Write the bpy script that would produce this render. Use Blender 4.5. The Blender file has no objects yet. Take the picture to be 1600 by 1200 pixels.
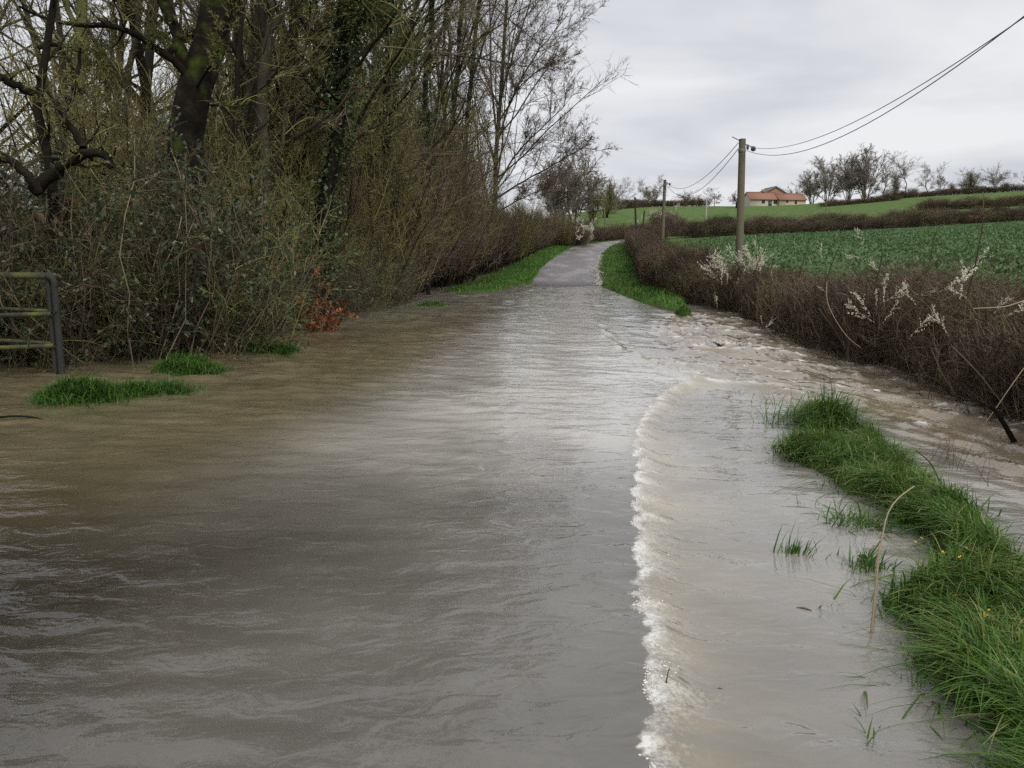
import bpy, math
import numpy as np
from math import radians, sin, cos, tan, pi

# ------------------------------------------------------------------ camera, sky, sun, exposure
scene = bpy.context.scene
COL = scene.collection
EYE = 1.6
PITCH = radians(8.78)
F = 1295.0 / 1600.0
cam_data = bpy.data.cameras.new("camera")
cam_data.sensor_width = 36.0
cam_data.lens = 36.0 * F
cam_data.clip_start = 0.05
cam_data.clip_end = 6000
cam = bpy.data.objects.new("camera", cam_data)
cam.location = (0, 0, EYE)
cam.rotation_euler = (pi / 2 - PITCH, 0, 0)
COL.objects.link(cam)
scene.camera = cam

SUN_EL, SUN_AZ = radians(50), radians(148)      # azimuth measured from +Y towards +X
world = bpy.data.worlds.new("World")
scene.world = world
world.use_nodes = True
nt = world.node_tree
nt.nodes.clear()
w_out = nt.nodes.new("ShaderNodeOutputWorld")
sky = nt.nodes.new("ShaderNodeTexSky")
sky.sky_type = 'NISHITA'
sky.sun_disc = False
sky.sun_elevation = SUN_EL
sky.sun_rotation = SUN_AZ
bg_sky = nt.nodes.new("ShaderNodeBackground")
bg_sky.inputs[1].default_value = 0.07
nt.links.new(sky.outputs[0], bg_sky.inputs[0])
tc = nt.nodes.new("ShaderNodeTexCoord")
sep = nt.nodes.new("ShaderNodeSeparateXYZ")
nt.links.new(tc.outputs["Generated"], sep.inputs[0])
mx = nt.nodes.new("ShaderNodeMath"); mx.operation = 'MAXIMUM'; mx.inputs[1].default_value = 0.0
nt.links.new(sep.outputs[2], mx.inputs[0])
ad = nt.nodes.new("ShaderNodeMath"); ad.operation = 'ADD'; ad.inputs[1].default_value = 0.16
nt.links.new(mx.outputs[0], ad.inputs[0])
dx = nt.nodes.new("ShaderNodeMath"); dx.operation = 'DIVIDE'
dy = nt.nodes.new("ShaderNodeMath"); dy.operation = 'DIVIDE'
nt.links.new(sep.outputs[0], dx.inputs[0]); nt.links.new(ad.outputs[0], dx.inputs[1])
nt.links.new(sep.outputs[1], dy.inputs[0]); nt.links.new(ad.outputs[0], dy.inputs[1])
cmb = nt.nodes.new("ShaderNodeCombineXYZ")
nt.links.new(dx.outputs[0], cmb.inputs[0]); nt.links.new(dy.outputs[0], cmb.inputs[1])
cn = nt.nodes.new("ShaderNodeTexNoise")
cn.inputs["Scale"].default_value = 1.0
cn.inputs["Detail"].default_value = 5.0
cn.inputs["Roughness"].default_value = 0.5
cn.inputs["Distortion"].default_value = 0.4
nt.links.new(cmb.outputs[0], cn.inputs["Vector"])
cr = nt.nodes.new("ShaderNodeValToRGB")
cr.color_ramp.elements[0].position = 0.34
cr.color_ramp.elements[0].color = (0.395, 0.405, 0.445, 1)
cr.color_ramp.elements[1].position = 0.62
cr.color_ramp.elements[1].color = (0.565, 0.57, 0.58, 1)
nt.links.new(cn.outputs["Fac"], cr.inputs[0])
bg_cloud = nt.nodes.new("ShaderNodeBackground")
bg_cloud.inputs[1].default_value = 1.0
nt.links.new(cr.outputs[0], bg_cloud.inputs[0])
mixw = nt.nodes.new("ShaderNodeMixShader")
mixw.inputs[0].default_value = 0.95
nt.links.new(bg_sky.outputs[0], mixw.inputs[1])
nt.links.new(bg_cloud.outputs[0], mixw.inputs[2])
nt.links.new(mixw.outputs[0], w_out.inputs[0])

sun_data = bpy.data.lights.new("sun", 'SUN')
sun_data.energy = 1.5
sun_data.angle = radians(25)
sun_data.color = (1.0, 0.97, 0.92)
sun = bpy.data.objects.new("sun", sun_data)
sun.rotation_euler = (pi / 2 - SUN_EL, 0, pi - SUN_AZ)
COL.objects.link(sun)

scene.view_settings.view_transform = 'Standard'
scene.view_settings.look = 'None'
scene.view_settings.exposure = 0.62
scene.view_settings.gamma = 1.0
scene.view_settings.use_curve_mapping = False
scene.cycles.use_denoising = False
scene.cycles.max_bounces = 5
scene.cycles.diffuse_bounces = 3
scene.cycles.glossy_bounces = 2
scene.cycles.transmission_bounces = 2
scene.cycles.transparent_max_bounces = 5
scene.cycles.use_adaptive_sampling = True
scene.cycles.adaptive_threshold = 0.02

# ------------------------------------------------------------------ helpers
RNG = np.random.default_rng(5)
CP, SP = cos(PITCH), sin(PITCH)


def at(px, py, Y):
    """a point of the place seen in direction (px, py) of the 1600x1200 photograph, Y metres ahead"""
    a = (600 - py) / 1295.0
    # (z-EYE)*CP + Y*SP = a * (Y*CP - (z-EYE)*SP)
    dz = (a * Y * CP - Y * SP) / (CP + a * SP)
    depth = Y * CP - dz * SP
    return np.array([(px - 800) / 1295.0 * depth, Y, EYE + dz])


def smooth(a, b, x):
    t = np.clip((x - a) / (b - a), 0, 1)
    return t * t * (3 - 2 * t)


_lat = {}


def vnoise(x, y, seed=0):
    if seed not in _lat:
        _lat[seed] = np.random.default_rng(1000 + seed).random((256, 256))
    L = _lat[seed]
    x = np.asarray(x, float); y = np.asarray(y, float)
    xi = np.floor(x).astype(int); yi = np.floor(y).astype(int)
    fx = x - xi; fy = y - yi
    fx = fx * fx * (3 - 2 * fx); fy = fy * fy * (3 - 2 * fy)
    g = lambda i, j: L[i % 256, j % 256]
    return ((g(xi, yi) * (1 - fx) + g(xi + 1, yi) * fx) * (1 - fy) + (g(xi, yi + 1) * (1 - fx) + g(xi + 1, yi + 1) * fx) * fy)


def fbm(x, y, seed=0, octs=3):
    s = 0; a = 1; t = 0
    for k in range(octs):
        s = s + a * vnoise(x * 2 ** k + 17.3 * k, y * 2 ** k + 5.1 * k, seed + k); t += a; a *= 0.5
    return s / t


class Geo:
    """collects vertices and faces of one mesh"""
    def __init__(self):
        self.v = []; self.f3 = []; self.f4 = []; self.t = []; self.n = 0

    def add(self, v, f, tint=0.5):
        v = np.asarray(v, float).reshape(-1, 3); f = np.asarray(f, int)
        (self.f3 if f.shape[1] == 3 else self.f4).append(f + self.n)
        self.v.append(v)
        tint = np.asarray(tint, float)
        self.t.append(np.full(len(v), float(tint)) if tint.ndim == 0 else tint.reshape(-1))
        self.n += len(v)

    def mesh(self, name, mat, smooth_shade=False):
        me = bpy.data.meshes.new(name)
        v = np.concatenate(self.v)
        f3 = np.concatenate(self.f3) if self.f3 else np.zeros((0, 3), int)
        f4 = np.concatenate(self.f4) if self.f4 else np.zeros((0, 4), int)
        me.vertices.add(len(v)); me.vertices.foreach_set("co", v.astype(np.float32).ravel())
        loops = np.concatenate([f3.ravel(), f4.ravel()]).astype(np.int32)
        me.loops.add(len(loops)); me.loops.foreach_set("vertex_index", loops)
        starts = np.concatenate([np.arange(len(f3)) * 3, len(f3) * 3 + np.arange(len(f4)) * 4]).astype(np.int32)
        me.polygons.add(len(starts)); me.polygons.foreach_set("loop_start", starts)
        if smooth_shade:
            me.polygons.foreach_set("use_smooth", np.ones(len(starts), bool))
        a = me.attributes.new("tint", 'FLOAT', 'POINT')
        a.data.foreach_set("value", np.concatenate(self.t).astype(np.float32))
        me.update(calc_edges=True)
        if mat is not None:
            me.materials.append(mat)
        return me


def link(name, data, parent=None, loc=None, rz=None, scale=None):
    o = bpy.data.objects.new(name, data)
    COL.objects.link(o)
    if parent is not None: o.parent = parent
    if loc is not None: o.location = loc
    if rz is not None: o.rotation_euler = (0, 0, rz)
    if scale is not None: o.scale = (scale, scale, scale) if np.isscalar(scale) else scale
    return o


def recolour(o, mat):
    """a material of this object alone, on mesh data shared with others"""
    o.material_slots[0].link = 'OBJECT'; o.material_slots[0].material = mat
    return o


def tag(o, label=None, cat=None, group=None, kind=None):
    if label: o["label"] = label
    if cat: o["category"] = cat
    if group: o["group"] = group
    if kind: o["kind"] = kind
    return o


def copy_tree(o, parent=None):
    c = o.copy(); COL.objects.link(c); c.parent = parent
    for ch in list(o.children):
        copy_tree(ch, c)
    return c


def tubes(g, P, R, S=3, tint=None, cap=False):
    """N polylines of K points with radii as S-sided tubes"""
    P = np.asarray(P, float); R = np.asarray(R, float)
    N, K, _ = P.shape
    if N == 0: return
    T = np.gradient(P, axis=1); T /= np.linalg.norm(T, axis=2, keepdims=True) + 1e-9
    ref = np.tile(np.array([0.31, 0.87, 0.38]), (N, 1))
    par = np.abs((ref * T[:, 0]).sum(1)) > 0.9
    ref[par] = (0.9, -0.1, 0.4)
    U = np.cross(T, ref[:, None, :]); U /= np.linalg.norm(U, axis=2, keepdims=True) + 1e-9
    V = np.cross(T, U)
    a = np.arange(S) * 2 * pi / S
    ring = P[:, :, None, :] + R[:, :, None, None] * (np.cos(a)[None, None, :, None] * U[:, :, None, :] + np.sin(a)[None, None, :, None] * V[:, :, None, :])
    n = np.arange(N)[:, None, None] * (K * S); k = np.arange(K - 1)[None, :, None] * S; s = np.arange(S)[None, None, :]
    s1 = (s + 1) % S
    q = np.stack([n + k + s, n + k + s1, n + k + S + s1, n + k + S + s], -1).reshape(-1, 4)
    if tint is None: tint = RNG.random(N)
    tint = np.broadcast_to(np.asarray(tint, float), (N,))
    g.add(ring.reshape(-1, 3), q, np.repeat(tint, K * S))
    if cap:
        for i in range(N):
            c0 = P[i, -1][None]; base = ring[i, -1]
            vv = np.concatenate([base, c0]); ff = np.array([[j, (j + 1) % S, S] for j in range(S)])
            g.add(vv, ff, tint[i])


def poly(points, K):
    """smooth resampling of one polyline to K points (1,K,3)"""
    p = np.asarray(points, float)
    d = np.concatenate([[0], np.cumsum(np.linalg.norm(np.diff(p, axis=0), axis=1))])
    t = np.linspace(0, d[-1], K)
    out = np.stack([np.interp(t, d, p[:, i]) for i in range(3)], 1)
    for _ in range(2):
        out[1:-1] = 0.25 * out[:-2] + 0.5 * out[1:-1] + 0.25 * out[2:]
    return out[None]


def spawn(rng, P, R, n, t0, t1, ang, angsd, L, Lsd, K, up, wob, rr, rmin, rend=0.3, fall=0.5, relative=True, updir=(0, 0, 1), rmax=0.06):
    """n children on every parent polyline"""
    N, K0, _ = P.shape
    idx = np.repeat(np.arange(N), n); M = len(idx)
    t = rng.uniform(t0, t1, M)
    f = t * (K0 - 1); i0 = np.minimum(f.astype(int), K0 - 2); fr = (f - i0)[:, None]
    B = P[idx, i0] * (1 - fr) + P[idx, i0 + 1] * fr
    T = P[idx, i0 + 1] - P[idx, i0]; T /= np.linalg.norm(T, axis=1, keepdims=True) + 1e-9
    r0 = R[idx, i0] * (1 - fr[:, 0]) + R[idx, i0 + 1] * fr[:, 0]
    ref = rng.normal(size=(M, 3)); U = np.cross(T, ref); U /= np.linalg.norm(U, axis=1, keepdims=True) + 1e-9
    a = np.clip(rng.normal(ang, angsd, M), 0.08, 2.4)[:, None]
    D = np.cos(a) * T + np.sin(a) * U
    plen = np.linalg.norm(np.diff(P, axis=1), axis=2).sum(1)[idx] if relative else 1.0
    ln = L * plen * (1 - fall * t) * np.exp(rng.normal(0, Lsd, M))
    pts = [B]; d = D
    for k in range(K - 1):
        d = d + up * np.asarray(updir) + wob * rng.normal(size=(M, 3)); d = d / (np.linalg.norm(d, axis=1, keepdims=True) + 1e-9)
        pts.append(pts[-1] + d * (ln / (K - 1))[:, None])
    P2 = np.stack(pts, 1)
    rb = np.clip(r0 * rr, rmin, rmax)
    R2 = rb[:, None] * np.linspace(1, rend, K)[None, :]
    return P2, R2


def leaves(g, C, D, size, rng, width=0.55, tint=None, droop=0.0):
    """diamond leaves folded along the middle, pointing along D"""
    C = np.asarray(C, float); M = len(C)
    if M == 0: return
    D = D + rng.normal(0, 0.35, (M, 3)); D[:, 2] -= droop
    D /= np.linalg.norm(D, axis=1, keepdims=True) + 1e-9
    ref = rng.normal(size=(M, 3)) * 0.7 + np.array([0, 0, 1.0])
    W = np.cross(D, ref); W /= np.linalg.norm(W, axis=1, keepdims=True) + 1e-9
    Nn = np.cross(W, D)
    s = (size * np.exp(rng.normal(0, 0.25, M)))[:, None]
    a = C; b = C + D * s * 0.45 + W * s * width * 0.5 + Nn * s * 0.08
    c = C + D * s - Nn * s * 0.05; d = C + D * s * 0.45 - W * s * width * 0.5 + Nn * s * 0.08
    v = np.stack([a, b, c, d], 1).reshape(-1, 3)
    k = np.arange(M)[:, None] * 4
    f = np.concatenate([k + np.array([[0, 1, 2]]), k + np.array([[0, 2, 3]])])
    if tint is None: tint = rng.random(M)
    g.add(v, f, np.repeat(tint, 4))


def blades(g, B, h, rng, lean=0.45, width=0.006, flow=None, tint=None, comb=None):
    """grass blades from base points"""
    M = len(B)
    if M == 0: return
    h = np.broadcast_to(np.asarray(h, float), (M,)) * np.exp(rng.normal(0, 0.3, M))
    az = rng.uniform(0, 2 * pi, M) if comb is None else comb + rng.normal(0, 1.15, M)
    dirn = np.stack([np.cos(az), np.sin(az), np.zeros(M)], 1)
    ln = np.abs(rng.normal(lean, lean * 0.6, M))
    off = dirn * ln[:, None]
    if flow is not None: off = off + np.asarray(flow)
    side = np.stack([-np.sin(az), np.cos(az), np.zeros(M)], 1) * (width * np.exp(rng.normal(0, 0.3, M)))[:, None]
    pts = []
    for k, tt in enumerate((0, 0.4, 0.75, 1.0)):
        c = B + off * h[:, None] * tt ** 1.8 + np.array([0, 0, 1.0]) * (h * (tt - 0.35 * ln * tt ** 2.2))[:, None]
        wk = (1.0, 0.9, 0.6, 0)[k]
        if k < 3: pts += [c - side * wk, c + side * wk]
        else: pts += [c]
    v = np.stack(pts, 1).reshape(-1, 3)
    k = np.arange(M)[:, None] * 7
    f = np.concatenate([k + np.array([t]) for t in ([0, 1, 3], [0, 3, 2], [2, 3, 5], [2, 5, 4], [4, 5, 6])])
    if tint is None: tint = rng.random(M)
    g.add(v, f, np.repeat(tint, 7))


def box(g, c, s, tint=0.5, rz=0.0):
    x, y, z = np.array(s) / 2.0
    v = np.array([[-x, -y, -z], [x, -y, -z], [x, y, -z], [-x, y, -z], [-x, -y, z], [x, -y, z], [x, y, z], [-x, y, z]])
    if rz:
        ca, sa = cos(rz), sin(rz)
        v = np.stack([v[:, 0] * ca - v[:, 1] * sa, v[:, 0] * sa + v[:, 1] * ca, v[:, 2]], 1)
    f = [[0, 3, 2, 1], [4, 5, 6, 7], [0, 1, 5, 4], [1, 2, 6, 5], [2, 3, 7, 6], [3, 0, 4, 7]]
    g.add(v + np.array(c), f, tint)


# ------------------------------------------------------------------ materials
def ramp_mat(name, cols, rough=0.8, spec=0.3, nscale=0, namt=0.35, transl=0.0, bump=0.0, bscale=30, coords="Object"):
    """colour from the per-piece tint (plus optional noise) through a ramp"""
    m = bpy.data.materials.new(name); m.use_nodes = True
    n = m.node_tree; b = n.nodes["Principled BSDF"]; out = n.nodes["Material Output"]
    at_ = n.nodes.new("ShaderNodeAttribute"); at_.attribute_name = "tint"
    fac = at_.outputs["Fac"]
    tcn = n.nodes.new("ShaderNodeTexCoord")
    if nscale:
        nz = n.nodes.new("ShaderNodeTexNoise"); nz.inputs["Scale"].default_value = nscale; nz.inputs["Detail"].default_value = 4
        n.links.new(tcn.outputs[coords], nz.inputs["Vector"])
        mm = n.nodes.new("ShaderNodeMix"); mm.data_type = 'FLOAT'; mm.inputs[0].default_value = namt
        n.links.new(fac, mm.inputs[2]); n.links.new(nz.outputs["Fac"], mm.inputs[3]); fac = mm.outputs[0]
    rp = n.nodes.new("ShaderNodeValToRGB")
    el = rp.color_ramp.elements
    while len(el) < len(cols): el.new(0.5)
    for i, c in enumerate(cols):
        el[i].position = i / (len(cols) - 1) if not isinstance(c[0], tuple) else c[1]
        cc = c if not isinstance(c[0], tuple) else c[0]
        el[i].color = (*cc, 1)
    n.links.new(fac, rp.inputs[0])
    n.links.new(rp.outputs[0], b.inputs["Base Color"])
    b.inputs["Roughness"].default_value = rough
    b.inputs["Specular IOR Level"].default_value = spec
    if bump:
        nb = n.nodes.new("ShaderNodeTexNoise"); nb.inputs["Scale"].default_value = bscale; nb.inputs["Detail"].default_value = 5
        n.links.new(tcn.outputs[coords], nb.inputs["Vector"])
        bp = n.nodes.new("ShaderNodeBump"); bp.inputs["Strength"].default_value = bump; bp.inputs["Distance"].default_value = 0.03
        n.links.new(nb.outputs["Fac"], bp.inputs["Height"]); n.links.new(bp.outputs[0], b.inputs["Normal"])
    if transl:
        tr = n.nodes.new("ShaderNodeBsdfTranslucent"); n.links.new(rp.outputs[0], tr.inputs[0])
        ms = n.nodes.new("ShaderNodeMixShader"); ms.inputs[0].default_value = transl
        n.links.new(b.outputs[0], ms.inputs[1]); n.links.new(tr.outputs[0], ms.inputs[2]); n.links.new(ms.outputs[0], out.inputs[0])
    return m


M_BARK_MOSS = ramp_mat("mossy_bark", [((0.006, 0.005, 0.004), 0.34), ((0.018, 0.014, 0.010), 0.52), ((0.030, 0.040, 0.008), 0.60), ((0.06, 0.085, 0.014), 0.74)], 0.95, 0.1, 3.0, 0.85, bump=1.0, bscale=10)
M_BARK_DARK = ramp_mat("dark_bark", [(0.006, 0.005, 0.004), (0.018, 0.015, 0.011), (0.040, 0.040, 0.020)], 0.95, 0.1, 4.0, 0.6, bump=0.8)
M_BARK_GREY = ramp_mat("grey_bark", [(0.022, 0.018, 0.014), (0.050, 0.043, 0.033), (0.075, 0.075, 0.043)], 0.95, 0.1, 4.0, 0.6, bump=0.6)
M_TWIG_OLIVE = ramp_mat("olive_twig", [(0.055, 0.048, 0.022), (0.15, 0.132, 0.055), (0.31, 0.28, 0.105)], 0.9, 0.15)
M_TWIG_BROWN = ramp_mat("brown_twig", [(0.052, 0.038, 0.026), (0.128, 0.093, 0.062), (0.24, 0.19, 0.135)], 0.9, 0.15)
M_TWIG_PINK = ramp_mat("reddish_twig", [(0.06, 0.042, 0.032), (0.155, 0.108, 0.082), (0.27, 0.20, 0.155)], 0.9, 0.15)
M_TWIG_DARK = ramp_mat("dark_twig", [(0.035, 0.026, 0.018), (0.085, 0.068, 0.042), (0.16, 0.13, 0.08)], 0.9, 0.15)
M_HEDGE = ramp_mat("hedge_twig", [(0.042, 0.029, 0.022), (0.115, 0.080, 0.058), (0.28, 0.215, 0.16)], 0.9, 0.15)
M_LEAF_BRAMBLE = ramp_mat("bramble_leaf", [(0.022, 0.034, 0.016), (0.044, 0.062, 0.034), (0.080, 0.100, 0.060), (0.13, 0.095, 0.05)], 0.42, 0.45, transl=0.2)
M_LEAF_IVY = ramp_mat("ivy_leaf", [(0.022, 0.042, 0.016), (0.045, 0.085, 0.028), (0.09, 0.125, 0.045)], 0.5, 0.4, transl=0.2)
M_LEAF_RUST = ramp_mat("rust_leaf", [(0.10, 0.030, 0.012), (0.22, 0.075, 0.028), (0.33, 0.14, 0.06)], 0.7, 0.2, transl=0.2)
M_LEAF_BUD = ramp_mat("bud_leaf", [(0.09, 0.09, 0.03), (0.16, 0.16, 0.05), (0.24, 0.22, 0.09)], 0.7, 0.2, transl=0.25)
M_MISTLETOE = ramp_mat("mistletoe_leaf", [(0.055, 0.06, 0.02), (0.10, 0.105, 0.035), (0.15, 0.15, 0.05)], 0.7, 0.2, transl=0.2)
M_GRASS = ramp_mat("grass_blade", [((0.026, 0.060, 0.010), 0.0), ((0.060, 0.140, 0.018), 0.42), ((0.115, 0.215, 0.034), 0.8), ((0.32, 0.28, 0.12), 1.0)], 0.55, 0.35, transl=0.3)
M_CROP = ramp_mat("crop_leaf", [(0.062, 0.118, 0.045), (0.10, 0.172, 0.066), (0.14, 0.215, 0.092)], 0.6, 0.3, transl=0.2)
M_BLOSSOM = ramp_mat("blossom", [(0.72, 0.66, 0.46), (0.84, 0.80, 0.64), (0.88, 0.87, 0.80)], 0.9, 0.05, transl=0.1)
M_STALK = ramp_mat("dry_stalk", [(0.20, 0.15, 0.09), (0.42, 0.34, 0.23)], 0.8, 0.2, 20, 0.6)
M_POLE = ramp_mat("weathered_pole", [((0.085, 0.07, 0.05), 0.3), ((0.15, 0.13, 0.095), 0.5), ((0.13, 0.135, 0.075), 0.7)], 0.9, 0.15, 1.3, 0.85, bump=0.4, bscale=20)
M_CONCRETE = ramp_mat("pale_concrete", [(0.38, 0.38, 0.36), (0.46, 0.46, 0.44)], 0.9, 0.2, 3, 0.5)
M_CABLE = ramp_mat("dark_violet_cable", [(0.075, 0.062, 0.125), (0.10, 0.085, 0.15)], 0.6, 0.3)
M_IRON = ramp_mat("galvanised_iron", [(0.10, 0.10, 0.10), (0.2, 0.2, 0.2)], 0.6, 0.4, 8, 0.6)
M_GATE = ramp_mat("mossy_gate_metal", [((0.030, 0.032, 0.024), 0.32), ((0.060, 0.062, 0.038), 0.5), ((0.115, 0.125, 0.025), 0.68)], 0.85, 0.2, 5, 0.9, bump=0.6, bscale=25)
M_GATEPOST = ramp_mat("dull_gate_post", [(0.018, 0.019, 0.016), (0.038, 0.040, 0.034)], 0.7, 0.25, 6, 0.8, bump=0.3)
M_WALL = ramp_mat("cream_render", [(0.46, 0.42, 0.35), (0.56, 0.52, 0.44)], 0.9, 0.1, 1.0, 0.7)
M_WALL2 = ramp_mat("yellow_render", [(0.48, 0.41, 0.29), (0.56, 0.49, 0.36)], 0.9, 0.1, 1.0, 0.7)
M_GABLE = ramp_mat("brown_gable", [(0.30, 0.19, 0.12), (0.38, 0.25, 0.16)], 0.9, 0.1, 1.0, 0.7)
M_TILE = ramp_mat("red_tile", [(0.21, 0.105, 0.075), (0.28, 0.15, 0.11), (0.34, 0.205, 0.155)], 0.85, 0.15, 1.2, 0.5)
M_SLATE = ramp_mat("grey_slate", [(0.10, 0.095, 0.10), (0.16, 0.15, 0.155)], 0.7, 0.3, 1.2, 0.6)
M_DARKWOOD = ramp_mat("dark_window", [(0.03, 0.03, 0.035), (0.05, 0.05, 0.055)], 0.4, 0.5)
M_FOAM = ramp_mat("foam_froth", [(0.45, 0.41, 0.33), (0.60, 0.58, 0.53), (0.72, 0.72, 0.70)], 0.6, 0.4)


def ground_material():
    m = bpy.data.materials.new("ground_soil_and_turf"); m.use_nodes = True
    n = m.node_tree; b = n.nodes["Principled BSDF"]
    a = n.nodes.new("ShaderNodeAttribute"); a.attribute_name = "cover"; a.attribute_type = 'GEOMETRY'
    tcn = n.nodes.new("ShaderNodeTexCoord")
    nz = n.nodes.new("ShaderNodeTexNoise"); nz.inputs["Scale"].default_value = 0.55; nz.inputs["Detail"].default_value = 8; nz.inputs["Roughness"].default_value = 0.65
    n.links.new(tcn.outputs["Object"], nz.inputs["Vector"])
    hv = n.nodes.new("ShaderNodeMix"); hv.data_type = 'RGBA'; hv.blend_type = 'MULTIPLY'; hv.inputs[0].default_value = 1.0
    rp = n.nodes.new("ShaderNodeValToRGB")
    rp.color_ramp.elements[0].position = 0.3; rp.color_ramp.elements[0].color = (0.62, 0.66, 0.62, 1)
    rp.color_ramp.elements[1].position = 0.7; rp.color_ramp.elements[1].color = (1.3, 1.25, 1.2, 1)
    n.links.new(nz.outputs["Fac"], rp.inputs[0])
    n.links.new(a.outputs["Color"], hv.inputs[6]); n.links.new(rp.outputs[0], hv.inputs[7])
    n.links.new(hv.outputs[2], b.inputs["Base Color"])
    b.inputs["Roughness"].default_value = 0.95; b.inputs["Specular IOR Level"].default_value = 0.1
    nb = n.nodes.new("ShaderNodeTexNoise"); nb.inputs["Scale"].default_value = 6; nb.inputs["Detail"].default_value = 6
    n.links.new(tcn.outputs["Object"], nb.inputs["Vector"])
    bp = n.nodes.new("ShaderNodeBump"); bp.inputs["Strength"].default_value = 0.8; bp.inputs["Distance"].default_value = 0.12
    n.links.new(nb.outputs["Fac"], bp.inputs["Height"]); n.links.new(bp.outputs[0], b.inputs["Normal"])
    return m


def road_material():
    m = bpy.data.materials.new("worn_asphalt"); m.use_nodes = True
    n = m.node_tree; b = n.nodes["Principled BSDF"]
    tcn = n.nodes.new("ShaderNodeTexCoord")
    n1 = n.nodes.new("ShaderNodeTexNoise"); n1.inputs["Scale"].default_value = 0.45; n1.inputs["Detail"].default_value = 6
    n2 = n.nodes.new("ShaderNodeTexNoise"); n2.inputs["Scale"].default_value = 60; n2.inputs["Detail"].default_value = 3
    mp = n.nodes.new("ShaderNodeMapping"); mp.inputs["Scale"].default_value = (1.6, 0.5, 1)
    n.links.new(tcn.outputs["Object"], mp.inputs["Vector"]); n.links.new(mp.outputs[0], n1.inputs["Vector"]); n.links.new(tcn.outputs["Object"], n2.inputs["Vector"])
    rp = n.nodes.new("ShaderNodeValToRGB"); e = rp.color_ramp.elements
    e[0].position = 0.38; e[0].color = (0.115, 0.085, 0.075, 1)
    e[1].position = 0.5; e[1].color = (0.135, 0.118, 0.125, 1)
    x = e.new(0.62); x.color = (0.25, 0.225, 0.225, 1)
    n.links.new(n1.outputs["Fac"], rp.inputs[0])
    mm = n.nodes.new("ShaderNodeMix"); mm.data_type = 'RGBA'; mm.blend_type = 'MULTIPLY'; mm.inputs[0].default_value = 0.5
    r2 = n.nodes.new("ShaderNodeValToRGB"); r2.color_ramp.elements[0].position = 0.3; r2.color_ramp.elements[1].position = 0.7
    r2.color_ramp.elements[0].color = (0.5, 0.5, 0.5, 1)
    n.links.new(n2.outputs["Fac"], r2.inputs[0]); n.links.new(rp.outputs[0], mm.inputs[6]); n.links.new(r2.outputs[0], mm.inputs[7])
    wa = n.nodes.new("ShaderNodeAttribute"); wa.attribute_name = "tint"
    wm_ = n.nodes.new("ShaderNodeMix"); wm_.data_type = 'RGBA'; wm_.blend_type = 'MULTIPLY'; wm_.inputs[7].default_value = (0.25, 0.24, 0.23, 1)
    n.links.new(wa.outputs["Fac"], wm_.inputs[0]); n.links.new(mm.outputs[2], wm_.inputs[6]); n.links.new(wm_.outputs[2], b.inputs["Base Color"])
    b.inputs["Specular IOR Level"].default_value = 0.5
    rr = n.nodes.new("ShaderNodeMapRange"); rr.inputs[1].default_value = 0.3; rr.inputs[2].default_value = 0.7; rr.inputs[3].default_value = 0.32; rr.inputs[4].default_value = 0.6
    n.links.new(n1.outputs["Fac"], rr.inputs[0]); n.links.new(rr.outputs[0], b.inputs["Roughness"])
    bp = n.nodes.new("ShaderNodeBump"); bp.inputs["Strength"].default_value = 0.35; bp.inputs["Distance"].default_value = 0.01
    n.links.new(n2.outputs["Fac"], bp.inputs["Height"]); n.links.new(bp.outputs[0], b.inputs["Normal"])
    return m


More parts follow.
